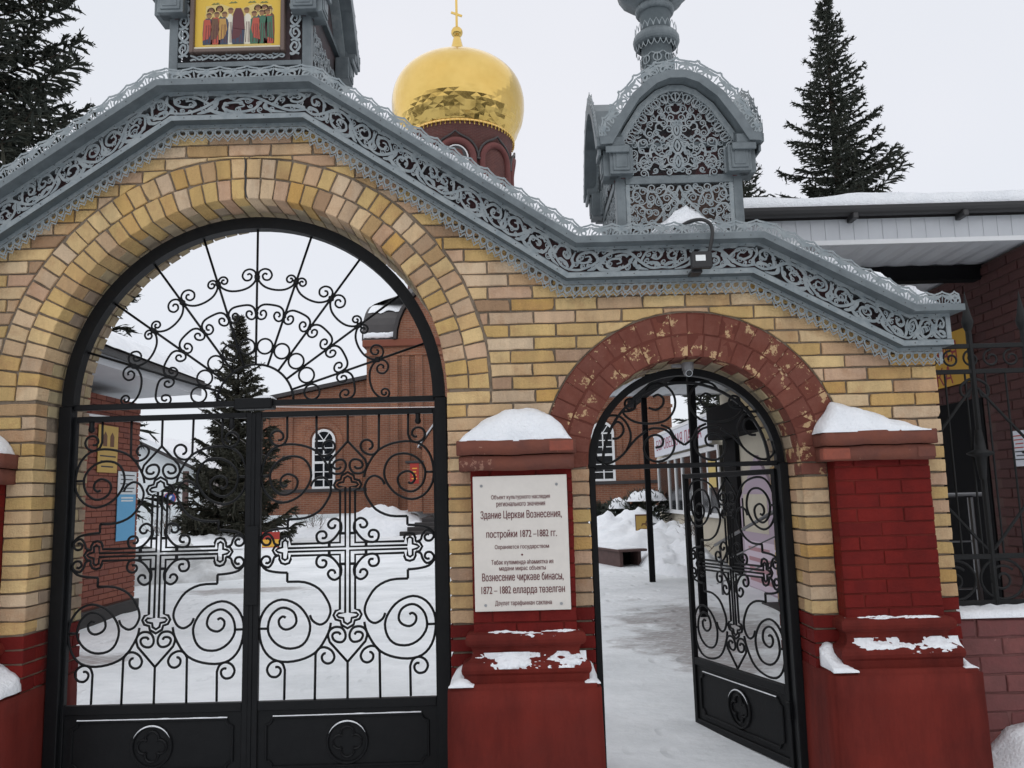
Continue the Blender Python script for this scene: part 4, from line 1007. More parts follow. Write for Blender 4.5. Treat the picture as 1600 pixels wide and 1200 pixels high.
MB().lathe([(.030*math.cos(a),2.208+.030*math.sin(a)) for a in [R(90-15*i) for i in range(13)]],1.058,.13,18).build('eyeball','cctv_shell',cc,smooth=True)
MB().lathe([(0,0),(.017,0),(.019,.006),(.014,.010),(.013,.006),(0,.006)],0,0,18).xf(Matrix.Translation((1.058,.106,2.196))@Matrix.Rotation(R(90)+R(18),4,'X')).build('lens','lens',cc)
MB().lathe([(.0175,.004),(.0215,.004),(.0215,.008),(.0175,.008)],0,0,18).xf(Matrix.Translation((1.058,.106,2.196))@Matrix.Rotation(R(90)+R(18),4,'X')).build('lens_ring','steel',cc)
MB().box(.965,1.03,.14,.17,2.238,2.258,c=.004).build('cable_box','cctv_shell',cc)
# frost and snow lines on the gate panels
for ob,ux0,ux1,zs in ((gl,-.44,.44,.261),(gr,-.43,.43,.261),(gs,-.40,.40,.246)):
    mb=MB(); 
    n=40
    for i in range(n+1):
        x=ux0+(ux1-ux0)*i/n; h=.0035+.003*max(0,fbm(x*14,.3,zs*7+ux0)) 
        mb.v+= [(x,-.0175,zs+.0045),(x,-.0195,zs+.006),(x,-.014,zs+.0065+h),(x,-.006,zs+.006+h*.6)]
    for i in range(n):
        for j in range(3): mb.f.append((i*4+j,i*4+j+1,i*4+5+j,i*4+4+j))
    o=mb.build('snow_line','snow'); o.matrix_world=Matrix.Translation(ob.location)@Matrix.Rotation(ob.rotation_euler.z,4,'Z')
    tag(o,{id(gl):'thin line of snow on the panel of the left gate leaf',id(gr):'thin line of snow on the panel of the right gate leaf',id(gs):'thin line of snow on the panel of the open small leaf'}[id(ob)],'snow')
    zc_=(-.1+.35)/2-.012 if ob is not gs else (-.125+.335)/2-.012; mr=.115
    mb=MB(); mb.tube([((mr+.002)*math.cos(a),-.016,zc_+(mr+.002)*math.sin(a)) for a in [R(25+130*i/20) for i in range(21)]],[.001+.004*math.sin(PI*i/20) for i in range(21)],6)
    o=mb.build('snow_line','snow',smooth=True); o.matrix_world=Matrix.Translation(ob.location)@Matrix.Rotation(ob.rotation_euler.z,4,'Z')
    tag(o,{id(gl):'curved rim of snow on the medallion of the left gate leaf',id(gr):'curved rim of snow on the medallion of the right gate leaf',id(gs):'curved rim of snow on the medallion of the open small leaf'}[id(ob)],'snow')
# ------------------------------------------------------------------ turrets on top of the gateway
def fret_panel(mb,x0,x1,z0,z1,y,t=.0025,seed=0):
    """symmetrical open scrollwork filling a rectangle"""
    cx=(x0+x1)/2; W=(x1-x0)/2; H=z1-z0
    def S(l,a,b,lob=0,bu=1.3):
        for s in(1,-1): leafrib(mb,[(cx+s*W*p,z0+H*q) for p,q in l],a,b,y,t,idf,lob,bu)
    w=.0105
    S([(0,.95),(.10,.70),(.22,.52),(.30,.40),(.28,.1)],w,w)
    S([(0,.55),(.08,.72),(.2,.85),(.34,.95)],w,w); S([(.0,.15),(.10,.35),(.05,.55),(0,.62)],w,w)
    S([(.30,.42),(.36,.66),(.46,.84),(.56,.80),(.58,.62),(.50,.54),(.45,.64),(.49,.71)],w,.005)
    S([(.30,.40),(.42,.22),(.55,.14),(.64,.24),(.62,.42),(.53,.42),(.52,.30)],w,.005)
    S([(.56,.82),(.66,.92),(.78,.90),(.83,.74),(.76,.62),(.69,.68),(.71,.78)],w,.005)
    S([(.62,.44),(.72,.54),(.84,.50),(.90,.36),(.84,.22),(.76,.26),(.77,.38)],w,.005)
    S([(.90,.36),(.97,.55),(.96,.80),(.90,.95)],w,.006,2); S([(.64,.24),(.74,.10),(.86,.06),(.97,.12)],w,.006,2)
    S([(.28,.12),(.40,.06),(.52,.04)],w,.005,2); S([(0,.02),(.12,.10),(.22,.06),(.18,.18)],w,.005)
    S([(.12,.45),(.2,.3),(.16,.16)],.012,.004); S([(.18,.95),(.26,.78),(.36,.72)],.012,.004); S([(.86,.62),(.93,.70),(.93,.62)],.010,.004)
def fret_gable(mb,inside,cx,z0,W,H,y,t=.0025):
    def S(l,a,b,lob=0,bu=1.3):
        for s in(1,-1):
            leafrib(mb,[(cx+s*W*p,z0+H*q) for p,q in l],a,b,y,t,idf,lob,bu)
    w=.0095
    for q,r in ((.10,.10),(.33,.12),(.56,.10)):   # stacked buds on the axis
        S([(0,q-.1),(r*.8,q-.03),(r,q+.05),(r*.45,q+.13),(0,q+.17)],w,w); S([(0,q-.04),(r*.4,q+.03),(0,q+.11)],w*.8,w*.8)
    S([(.0,.02),(.2,.10),(.34,.06),(.36,.17),(.26,.2),(.22,.13)],w,.004)
    S([(.36,.08),(.55,.14),(.66,.06),(.80,.05),(.86,.15),(.76,.22),(.68,.15)],w,.004)
    S([(.12,.30),(.3,.22),(.48,.26),(.56,.38),(.46,.46),(.36,.40),(.40,.33)],w,.004)
    S([(.52,.30),(.68,.26),(.84,.30),(.88,.42),(.76,.46),(.68,.40),(.74,.35)],w,.004)
    S([(.12,.52),(.28,.46),(.44,.54),(.46,.66),(.34,.68),(.28,.60)],w,.004)
    S([(.50,.52),(.62,.48),(.72,.54),(.66,.64),(.56,.60)],w,.004)
    S([(.05,.72),(.2,.72),(.3,.80),(.22,.86),(.14,.80)],w,.004); S([(0,.82),(.1,.86),(.12,.94),(0,.98)],w,.005)
    S([(.34,.70),(.44,.72),(.40,.80),(.32,.80)],w,.004); S([(.2,.24),(.16,.34),(.24,.42)],.010,.004); S([(.6,.2),(.62,.3),(.58,.38)],.010,.004)
    S([(.88,.02),(.94,.12),(.90,.24)],w,.004)
def turret(label,cx,cy,hw,z0,ze,gh,icon=False):
    T=thing('roof_turret',label,'turret')
    # corner posts and core
    MB().box(cx-hw+.06,cx+hw-.06,cy-hw+.06,cy+hw-.06,z0-.02,ze+.16).build('core','dark_board' if icon else 'panel_board',T)
    for sx_ in(-1,1):
        for sy_ in(-1,1):
            a,b=sorted((cx+sx_*hw,cx+sx_*(hw-.055))); c,d=sorted((cy+sy_*hw,cy+sy_*(hw-.055)))
            MB().box(a,b,c,d,z0-.02,ze-.02,c=.003).build('corner_post','zinc',T)
    k=hw/.375
    HN=[(-.47*k,ze),(-.40*k,ze+.005),(-.325*k,ze+.135*gh),(-.23*k,ze+.280*gh),(-.125*k,ze+.370*gh),(-.045*k,ze+.402*gh),(.045*k,ze+.402*gh),(.125*k,ze+.370*gh),(.23*k,ze+.280*gh),(.325*k,ze+.135*gh),(.40*k,ze+.005),(.47*k,ze)]
    HV=mitres(HN)
    ov=.115
    # face parts modelled facing -Y round the origin, then turned
    def emit(mb,name,mat,faces=(0,1,2,3),fixn=True):
        me=None
        for q in faces:
            if me is None:
                o=mb.build(name,mat,T,fixn=fixn); me=o.data
            else:
                o=bpy.data.objects.new(name,me); COL.objects.link(o); o.parent=T
            o.matrix_local=Matrix.Translation((cx,cy,0))@Matrix.Rotation(R(90)*q,4,'Z')
    def bandm(h0,h1,y0,y1,N,V):
        mb=MB(); vs=[]
        for i in range(len(N)):
            for h,y in ((h0,y0),(h0,y1),(h1,y1),(h1,y0)): vs.append((N[i][0]+V[i].x*h,y,N[i][1]+V[i].y*h))
        fs=[]
        for i in range(len(N)-1):
            for j in range(4): fs.append((i*4+j,i*4+(j+1)%4,(i+1)*4+(j+1)%4,(i+1)*4+j))
        n=len(N); fs+=[(0,1,2,3),tuple((n-1)*4+j for j in(3,2,1,0))]
        return mb.add(vs,fs)
    emit(bandm(0,.050,-hw-ov,-hw+.045,HN,HV),'gable_hood','zinc')
    RN=[(x*.80,ze+.02+(z-ze)*.86) for x,z in HN]; RV=mitres(RN)
    emit(bandm(0,.03,-hw+.046,0,RN,RV),'roof_vault','zinc_dark')
    IN=[(x*.985,z-.004) for x,z in HN[1:-1]]; IV=mitres(IN)
    emit(bandm(-.040,-.003,-hw-.035,-hw+.03,IN,IV),'gable_frame','zinc_light')
    # gable backing board
    pol=[(x*.93,z-.03) for x,z in HN[1:-1]]
    mb=MB().prism(pol+[(.38*k,ze-.17),(-.38*k,ze-.17)],-hw+.031,-hw+.055); emit(mb,'gable_board','dark_board' if icon else 'red_board')
    # crest on the hood edge
    mb=MB()
    for i in range(len(HN)-1):
        f,L=segmap(i,HN,HV); n=max(1,round(L/.105)); 
        for j in range(n): crest_unit(mb,L*j/n,L/n,f,-hw-ov+.004,.049,H=.09)
    emit(mb,'cresting','zinc_light',fixn=False)
    # arched lace inside the gable
    if not icon:
        mb=MB()
        N2=[(x*.86,ze+(z-ze)*.90-.02) for x,z in HN[1:-1]]; V2=mitres(N2)
        for i in range(len(N2)-1):
            f,L=segmap(i,N2,V2); n=max(1,round(L/.075))
            for j in range(n):
                s0=L*j/n; w_=L/n
                for cxx in (.5,): mb.ribbon([(s0+w_*cxx+.030*math.cos(a)*.9,-.018+.027*math.sin(a)) for a in [2*PI*i2/12 for i2 in range(13)]],.007,-hw-.03,.0025,f)
                mb.ribbon([(s0,.012),(s0+w_*.5,-.05),(s0+w_,.012)],.006,-hw-.03,.0025,f); mb.ribbon([(s0+w_*.5,-.046),(s0+w_*.5,.010)],.009,-hw-.03,.0025,f)
        emit(mb,'arch_lace','zinc_light',fixn=False)
        mb=MB(); fret_gable(mb,None,0,ze-.135,.265*k,.44*gh,-hw-.012); filigree(mb,lambda a,b: (a/(.27*k))**2+(max(0,b-(ze-.02))/(.34*gh))**2<1,.015,.27*k,ze-.145,ze+.32*gh,-hw-.014,.016,.026,77,0.,w=.0072,gap=.95); emit(mb,'gable_fretwork','zinc_light',fixn=False)
        mb=MB(); fret_panel(mb,-.335*k,.335*k,z0+.075,ze-.205,-hw+.004); filigree(mb,lambda a,b:True,.02,.32*k,z0+.085,ze-.215,-hw+.002,.016,.027,78,0.,w=.0072,gap=.95); emit(mb,'panel_fretwork','zinc_light',fixn=False)
        for q0,(a,b,c,d) in enumerate(((-hw+.056,hw-.056,ze-.205,ze-.155),(-hw+.056,hw-.056,z0+.0,z0+.06))):
            emit(MB().box(a,b,-hw-.004,-hw+.05,c,d,c=.002),'cross_rail','zinc')
        for s in(-1,1):
            x0,x1=sorted((s*(hw-.057),s*(hw-.080))); emit(MB().box(x0,x1,-hw+.001,-hw+.05,z0+.061,ze-.206),'panel_stile','zinc_light')
            x0,x1=sorted((s*.270*k,s*.300*k)); emit(MB().box(x0,x1,-hw-.02,-hw+.05,ze-.154,ze+.01),'gable_stile','zinc_light')
    # corner blocks with a sunk panel
    for s in(-1,1):
        mb=MB(); x0,x1=sorted((s*.28*k,s*.415*k)); mb.box(x0,x1,-hw-.075,-hw+.02,ze-.165,ze-.006,c=.003)
        mb.box(x0+.018,x1-.018,-hw-.083,-hw-.074,ze-.147,ze-.024,c=.003); mb.box(x0+.034,x1-.034,-hw-.0865,-hw-.083,ze-.130,ze-.041,c=.002); emit(mb,'corner_block','zinc')
    pass
    for s in(-1,1):
        x0,x1=sorted((s*.30*k,s*.44*k)); emit(MB().box(x0,x1,-hw-ov+.01,-hw-.088,ze-.045,ze-.004,c=.003),'eave_end','zinc')
    return T,HN
T2,_=turret('fretted grey metal turret with keel gables above the small arch',1.025,.30,.375,2.955,3.515,1.0)
T1,_=turret('large grey metal turret framing a painted icon above the big arch',-1.597,.34,.432,3.99,4.60,1.05,icon=True)
# icon turret: fretted bands, wooden frame and the painted panel on the front; fretwork on the sides
fy=.34-.432
mb=MB()
def vband(mb,x0,x1,z0,z1,y):
    n=round((z1-z0)/.085); h=(z1-z0)/n; c=(x0+x1)/2; w_=(x1-x0)/2
    for i in range(n):
        zz2=z0+h*i; s=1 if i%2 else -1
        leafrib(mb,[(c-s*w_*.8,zz2),(c+s*w_*.3,zz2+h*.2),(c+s*w_*.8,zz2+h*.5),(c+s*w_*.3,zz2+h*.85),(c-s*w_*.3,zz2+h*.75),(c-s*w_*.2,zz2+h*.45),(c+s*w_*.2,zz2+h*.5)],.010,.006,y,.0025,idf,0,1.3)
        leafrib(mb,[(c+s*w_*.9,zz2+h*.1),(c+s*w_*.5,zz2+h*.0),(c-s*w_*.3,zz2+h*.2),(c-s*w_*.9,zz2+h*.55),(c-s*w_*.7,zz2+h*.9)],.009,.006,y,.0025,idf,2,1.3)
for a,b in ((-1.968,-1.905),(-1.293,-1.228)): vband(mb,a,b,4.185,4.72,fy-.006)
mb2=MB()
def hband(mb,x0,x1,z0,z1,y):
    n=round((x1-x0)/.075); w_=(x1-x0)/n; c=(z0+z1)/2; h=(z1-z0)/2
    for i in range(n):
        u=x0+w_*i; s=1 if i%2 else -1
        leafrib(mb,[(u,c-s*h*.8),(u+w_*.4,c-s*h*.2),(u+w_*.75,c+s*h*.6),(u+w_*1.0,c+s*h*.2),(u+w_*.85,c-s*h*.4),(u+w_*.6,c-s*h*.2)],.009,.005,y,.0025,idf,0,1.3)
        leafrib(mb,[(u,c+s*h*.9),(u+w_*.3,c+s*h*.5),(u+w_*.5,c+s*h*.9)],.008,.004,y,.0025,idf,0,1.3)
hband(mb,-1.895,-1.325,4.156,4.196,fy-.006)
mb.build('band_fretwork','zinc_light',T1,fixn=False)
MB().box(-1.973,-1.223,fy-.004,fy+.05,4.115,4.148,c=.002).build('lower_rail','zinc',T1)
MB().box(-1.90,-1.297,fy+.02,fy+.05,4.15,4.80).build('recess_board','dark_board',T1)
for a,b,c,d in ((-1.897,-1.872,4.20,4.80),(-1.346,-1.321,4.20,4.80),(-1.8715,-1.3465,4.20,4.224)):
    MB().box(a,b,fy-.028,fy+.019,c,d,c=.004).build('icon_moulding','icon_frame',T1)
for s in (-1,1):
    mb=MB(); q0=Matrix.Translation((-1.597,.34,0))@Matrix.Rotation(R(90)*(1 if s>0 else 3),4,'Z')
    fret_panel(mb,-.36,.36,4.05,4.42,-.43); filigree(mb,lambda a,b:True,.02,.35,4.06,4.41,-.432,.016,.027,79,0.,w=.0072,gap=.95); mb.xf(q0); mb.build('panel_fretwork','zinc_light',T1,fixn=False)
ic=thing('painted_icon','yellow painted icon panel with a row of robed standing figures','icon')
iy=fy-.004
MB().box(-1.8705,-1.3475,iy,iy+.02,4.2255,4.80).build('board','icon_yellow',ic)
MB().box(-1.8705,-1.3475,iy-.012,iy-.001,4.2258,4.238).build('bottom_slip','icon_white',ic)
ip=[0]
def flat(pts,mat,name,dy):
    MB().prism(pts,iy-.0008-dy*.0005,iy-.0003).build(name,mat,ic)
def ell(cx,cz,rx,rz,n=14): return [(cx+rx*math.cos(2*PI*i/n),cz+rz*math.sin(2*PI*i/n)) for i in range(n)]
def ipx(x,y): # photograph-like layout of the panel: x 0..1 across, y 0..1 up over .36 m
    return (-1.8705+.523*x,4.242+.335*y)
flat([ipx(.12,.02),ipx(.89,.02),ipx(.89,.80),ipx(.70,.84),ipx(.5,.72),ipx(.3,.84),ipx(.12,.80)],'icon_halo_pale','pale_ground',0)
for a,b in ((.235,.84),(.44,.86),(.66,.86),(.80,.85)):
    flat([ipx(a-.05,b-.01),ipx(a-.02,b+.025),ipx(a,b+.01),ipx(a+.025,b+.03),ipx(a+.05,b-.005)],'icon_leaf_olive','tree_crown',2)
flat([ipx(.5+.20*math.cos(t_),1.06+.13*math.sin(t_)) for t_ in [R(360*i/20) for i in range(20)]],'icon_teal_ring','circle',1)
flat([ipx(.5+.15*math.cos(t_),1.06+.09*math.sin(t_)) for t_ in [R(360*i/20) for i in range(20)]],'icon_halo_pale','circle',2)
def figure(x,w_,h,robe,cloak,hx=0,dy=3,white=False):
    b=.05
    flat([ipx(x-w_*.42,b),ipx(x+w_*.42,b),ipx(x+w_*.46,b+h*.35),ipx(x+w_*.40,b+h*.74),ipx(x+w_*.16,b+h*.82),ipx(x-w_*.16,b+h*.82),ipx(x-w_*.40,b+h*.74),ipx(x-w_*.46,b+h*.35)],robe,'robe',dy)
    s=1 if hx>=0 else -1
    flat([ipx(x-s*w_*.44,b+h*.12),ipx(x+s*w_*.1,b+h*.18),ipx(x+s*w_*.35,b+h*.45),ipx(x+s*w_*.2,b+h*.78),ipx(x-s*w_*.36,b+h*.78)],cloak,'cloak',dy+1)
    flat([ipx(x+hx*.012+.046*math.cos(t_),b+h*.905+.075*math.sin(t_)) for t_ in [R(30*i) for i in range(12)]],'icon_halo_pale' if not white else 'icon_white','halo',max(0,dy-1))
    for fx in (-.22,.08,.28): flat([ipx(x+w_*fx,b+.03),ipx(x+w_*fx+.008,b+.03),ipx(x+w_*fx*.6+.006,b+h*.6),ipx(x+w_*fx*.6,b+h*.6)],'icon_robe_wine' if 'wine' not in robe else 'icon_robe_brown','fold',dy+2)
    flat([ipx(x+hx*.012+.030*math.cos(t_),b+h*.90+.052*math.sin(t_)) for t_ in [R(30*i) for i in range(12)]],'icon_skin_tone','head',dy+2)
    flat([ipx(x+hx*.012+.032*math.cos(t_),b+h*.925+.045*math.sin(t_)) for t_ in [R(180*i/8) for i in range(9)]],'icon_robe_brown','hair',dy+3)
back=[(.17,.72,'robe_wine','robe_brown'),(.27,.76,'robe_blue','robe_green'),(.74,.76,'robe_green','robe_blue'),(.82,.76,'robe_brown','robe_green'),(.88,.72,'robe_wine','robe_brown')]
for x,h,a,b_ in back: figure(x,.10,h,'icon_'+a,'icon_'+b_,1 if x<.5 else -1,1)
for x in (.40,.61): figure(x,.10,.72,'icon_icon_white' if False else 'icon_white','icon_white',1 if x<.5 else -1,2)
for x,h,a,b_ in ((.15,.62,'robe_blue','robe_red'),(.24,.64,'robe_red','robe_brown'),(.33,.64,'robe_blue','robe_ochre'),(.70,.64,'robe_green','robe_red'),(.79,.66,'robe_green','robe_green'),(.855,.68,'robe_red','robe_green')):
    figure(x,.13,h,'icon_'+a,'icon_'+b_,1 if x<.5 else -1,5)
figure(.505,.16,.70,'icon_robe_blue','icon_robe_wine',0,9)
flat([ipx(.505-.065,.36),ipx(.505+.075,.32),ipx(.505+.06,.62),ipx(.505+.03,.74),ipx(.505-.03,.74),ipx(.505-.06,.62)],'icon_robe_wine','cloak',14)
# neck, rings and onion of the right turret
ncx,ncy=1.010,.30
MB().lathe([(.10,3.85),(.10,4.36),(.098,4.60),(.112,4.63)],ncx,ncy,28).build('neck_drum','zinc_dark',T2,smooth=True)
def ribbed(z0,z1,r0,r1,name):
    n=48; pr=8; mb=MB()
    for i in range(pr+1):
        a=PI*i/pr; z=z0+(z1-z0)*(1-math.cos(a))/2
        for j in range(n):
            r=r0+(r1-r0)*math.sin(a)**.7*(1 if j%2 else .93); t_=2*PI*j/n; mb.v.append((ncx+r*math.cos(t_),ncy+r*math.sin(t_),z))
    for i in range(pr):
        for j in range(n): mb.f.append((i*n+j,i*n+(j+1)%n,(i+1)*n+(j+1)%n,(i+1)*n+j))
    mb.build(name,'zinc',T2)
ribbed(4.385,4.475,.11,.152,'ribbed_ring'); ribbed(4.615,4.675,.10,.128,'ribbed_ring')
mb=MB(); rr=.112
n=9
for k in range(n):
    for row in range(4):
        c0=2*PI*(k+.5*(row%2))/n*rr; zc_=4.03+row*.08
        mb.ribbon([(c0+.026*math.cos(a),zc_+.028*math.sin(a)) for a in [2*PI*i/10 for i in range(11)]],.008,0,.003)
        mb.ribbon([(c0-.036,zc_+.04),(c0,zc_+.02),(c0+.036,zc_+.04)],.007,0,.003); mb.ribbon([(c0,zc_-.02),(c0,zc_+.02)],.007,0,.003)
mb.v=[(ncx+(rr-y)*math.cos(x/rr),ncy+(rr-y)*math.sin(x/rr),z) for x,y,z in mb.v]; mb.build('neck_fretwork','zinc_light',T2,fixn=False)
mb=MB()
for k in range(22):
    c0=2*PI*k/22*.118; mb3=mb3 if k else MB(); mb3.ribbon([(c0-.017,4.475),(c0-.012,4.50),(c0,4.525),(c0+.012,4.50),(c0+.017,4.475)],.005,0,.002); mb.ribbon([(c0-.017,4.385),(c0-.01,4.36),(c0,4.345),(c0+.01,4.36),(c0+.017,4.385)],.005,0,.002)
mb.v=[(ncx+(.136-y)*math.cos(x/.118),ncy+(.136-y)*math.sin(x/.118),z) for x,y,z in mb.v]; mb.build('ring_lace','zinc_light',T2,fixn=False)
mb3.v=[(ncx+(.136-y)*math.cos(x/.118),ncy+(.136-y)*math.sin(x/.118),z) for x,y,z in mb3.v]; mb3.build('ring_lace','zinc_light',T2,fixn=False)
mb=MB(); n=40; pf=[(.11,4.672),(.17,4.70),(.215,4.74),(.25,4.80),(.265,4.88),(.255,4.98),(.21,5.10),(.13,5.24),(.06,5.36),(.03,5.5),(.0,5.52)]
for r,z in pf:
    for j in range(n): t_=2*PI*j/n; r_=r*(1+.035*math.cos(t_*10)); mb.v.append((ncx+r_*math.cos(t_),ncy+r_*math.sin(t_),z))
for i in range(len(pf)-1):
    for j in range(n): mb.f.append((i*n+j,i*n+(j+1)%n,(i+1)*n+(j+1)%n,(i+1)*n+j))
mb.build('onion','zinc',T2,smooth=True)
# low roof tops so that the turrets are closed above
for (cx,cy,hw,z) in ((-1.597,.34,.38,5.0),):
    MB().lathe([(hw*.7,z),(hw*.42,z+.15),(hw*.3,z+.5),(0,z+.6)],cx,cy,20).build('turret_cap','zinc',T1,smooth=True)
# ------------------------------------------------------------------ church
CHU=thing('brick_church','red brick church with a gilded onion dome on a round drum','church')
CY=29.3; CC=-2.05
def arched_window(mb_f,mb_g,cx,y,z0,w_,zs,depth=.06,fr=.07,nx=2,rows=5,yd=-1):
    pass
def wing(x0,x1,za,zb,name):
    MB().prism([(x0,.95),(x1,.95),(x1,zb),(x0,za)],CY,CY+9).build(name,'church_brick',CHU)
L0,L1,R0,R1=-10.75,-6.1,2.0,6.65
wing(L0,L1,5.62,6.50,'wall'); wing(R0,R1,6.50,5.62,'wall')
# dark roofs of the wings with a thin white edge
for (x0,x1,za,zb) in ((L0-.25,L1,5.60,6.52),(R0,R1+.25,6.52,5.60)):
    MB().prism([(x0,za),(x1,zb),(x1,zb+.16),(x0,za+.16)],CY-.25,CY+9.2).build('wing_roof','roof_brown',CHU)
# white rendered base
MB().box(L0-.12,L1+.0,CY-.14,CY+.5,-.5,.945,c=.02).build('base','white_plaster',CHU)
MB().box(R0-.0,R1+.12,CY-.14,CY+.5,-.5,.945,c=.02).build('base','white_plaster',CHU)
MB().box(L1+.001,R0-.001,CY-.36,CY+.4,-.5,.985,c=.02).build('base','white_plaster',CHU)
# string course under the windows
for a,b in ((L0-.06,L1),(R0,R1+.06)):
    MB().box(a,b,CY-.10,CY-.001,1.84,1.98,c=.02).build('sill_course','roof_brown',CHU)
    MB().box(a,b,CY-.06,CY-.001,4.98,5.12,c=.01).build('string_course','church_brick',CHU)
for px in (-10.4,-9.4,-6.5,2.4,5.4,6.3):
    MB().box(px-.17,px+.17,CY-.07,CY-.001,1.99,4.97,c=.01).build('pilaster','church_brick',CHU)
def church_window(cx):
    zs=3.98; w_=.43; y=CY-.035
    wf=MB(); N=14
    outl=[(cx+w_,2.03),(cx+w_,zs)]+[(cx+w_*math.cos(PI*i/N),zs+w_*math.sin(PI*i/N)) for i in range(1,N)]+[(cx-w_,zs),(cx-w_,2.03)]
    wf.ribbon(outl,.10,y-.03,.06); wf.box(cx-w_-.05,cx+w_+.05,y-.035,y+.03,1.985,2.075)
    wf.box(cx-w_,cx+w_,y-.025,y+.02,3.02,3.12); wf.box(cx-w_,cx+w_,y-.025,y+.02,3.94,4.00)
    wf.box(cx-.025,cx+.025,y-.022,y+.02,2.07,3.94)
    for z in (2.36,2.68,3.40,3.67): wf.box(cx-w_,cx+w_,y-.018,y+.02,z-.018,z+.018)
    for a in (R(55),R(125)):
        wf.ribbon([(cx,zs),(cx+w_*math.cos(a),zs+w_*math.sin(a))],.035,y-.02,.03)
    o=wf.build('window','white_paint',CHU)
    g=MB().prism([(cx-w_,2.03),(cx+w_,2.03),(cx+w_,zs)]+[(cx+w_*math.cos(PI*i/N),zs+w_*math.sin(PI*i/N)) for i in range(1,N)]+[(cx-w_,zs)],y+.02,y+.03); g.build('pane','window_glass',o)
    tr=MB(); r=.68
    tr.ribbon([(cx+r,3.0),(cx+r,zs)]+[(cx+r*math.cos(PI*i/N),zs+r*math.sin(PI*i/N)) for i in range(1,N)]+[(cx-r,zs),(cx-r,3.0)],.22,CY-.075,.074); tr.build('window_surround','church_brick',CHU)
church_window(-7.93); church_window(3.72)
# central block with barrel gables
B0,B1=-6.1,2.0; FYc=CY-.22
MB().box(B0,B1,FYc,FYc+9.4,.985,7.85).build('block','church_brick',CHU)
MB().box(B0-.16,B1+.16,FYc-.14,FYc+9.5,7.855,8.15,c=.03).build('cornice','church_trim',CHU)
MB().box(B0-.06,B1+.06,FYc-.07,FYc-.001,7.45,7.60,c=.02).build('string_course','church_brick',CHU)
N=20
rx=2.72; gab=[(CC-rx,8.15)]+[(CC-rx*math.cos(PI*i/N),8.15+2.6*math.sin(PI*i/N)) for i in range(N+1)]+[(CC+rx,8.15)]
MB().prism(gab,FYc-.05,FYc+9).build('front_gable','church_brick',CHU)
gb2=[(CC-(rx+.12)*math.cos(PI*i/N),8.16+2.72*math.sin(PI*i/N)) for i in range(N+1)]
MB().ribbon(gb2,.14,FYc-.22,9.4).build('front_barrel_roof','roof_brown',CHU)
# side barrel (axis across): dark metal with a smear of snow
mb=MB(); 
for i in range(N+1):
    a=PI*i/N
    for x in (B0-.22,B1+.22): mb.v.append((x,FYc+4.6-4.5*math.cos(a),8.16+2.35*math.sin(a)))
for i in range(N): mb.f.append((2*i,2*i+1,2*i+3,2*i+2))
mb.build('side_barrel_roof','roof_brown',CHU)
mb=MB()
for xx in (B0-.1,):
    mb.v+= [(xx,FYc+4.6-4.5*math.cos(PI*i/N),8.155+2.33*math.sin(PI*i/N)) for i in range(N+1)]
mb.f.append(tuple(range(N+1))); mb.build('side_gable','church_brick',CHU)
for px in (-4.95,-4.45,-3.9,.35,.85,-.2):
    MB().box(px-.16,px+.16,FYc-.10,FYc-.051,.99,7.44,c=.01).build('pilaster','church_brick',CHU)
# snow on the barrel
def barrelsnow(label,x0,x1,a0,a1,seed):
    mb=MB(); nx_,na=24,10
    for j in range(na+1):
        for i in range(nx_+1):
            u,v=i/nx_,j/na; a=a0+(a1-a0)*(v+.16*fbm(u*4+seed,v*3,seed)*math.sin(PI*v)+ (.25*fbm(u*5,seed,2.) if j in(0,na) else 0)); x=x0+(x1-x0)*u
            h=.04*math.sin(PI*v)**.4*math.sin(PI*u)**.2
            mb.v.append((x,FYc+4.6-(4.52+h)*math.cos(a),8.17+(2.36+h)*math.sin(a)))
    k=nx_+1; mb.f=[(j*k+i,j*k+i+1,(j+1)*k+i+1,(j+1)*k+i) for j in range(na) for i in range(nx_)]
    return tag(mb.build('snow_patch','snow',smooth=True),label,'snow')
barrelsnow('snow along the lower edge of the dark barrel roof of the church',-6.25,-4.85,.035,.14,2.1)
barrelsnow('snow smeared over the top of the dark barrel roof of the church',-6.2,-3.6,.62,1.15,5.3)
# entrance porch with a pitched roof, its steps and a red notice
MB().box(-3.55,-.55,FYc-2.2,FYc-.06,.9,3.45).build('porch','church_brick',CHU)
MB().prism([(-3.72,3.42),(-2.05,5.72),(-.38,3.42),(-.38,3.50),(-2.05,5.82),(-3.72,3.50)],FYc-2.3,FYc-.06).build('porch_roof','white_metal',CHU)
MB().prism([(-3.62,3.46),(-.48,3.46),(-2.05,5.66)],FYc-2.19,FYc-.06).build('porch_gable','church_brick',CHU)
MB().box(-4.12,-3.56,FYc-2.3,FYc-.06,.98,2.82,c=.02).build('porch_pier','church_brick',CHU)
MB().box(-4.2,-3.5,FYc-2.36,FYc-.05,2.83,2.93,c=.02).build('pier_coping','roof_brown',CHU)
for i in range(5):
    MB().box(-4.5+.24*i,-.6,FYc-3.9+.3*i,FYc-3.6+.3*i,-.2,.14+.15*i,c=.01).build('step','roof_brown',CHU)
sgn=MB().box(-4.02,-3.68,FYc-2.335,FYc-2.315,2.05,2.82); o=tag(sgn.build('notice_board','sign_redplate'),'small red notice with yellow lettering beside the church porch','sign')
for k in range(4): MB().box(-3.96+.03*(k%2),-3.74-.02*(k%3),FYc-2.338,FYc-2.3355,2.22+.13*k,2.26+.13*k).build('print_line','sign_gold',o)
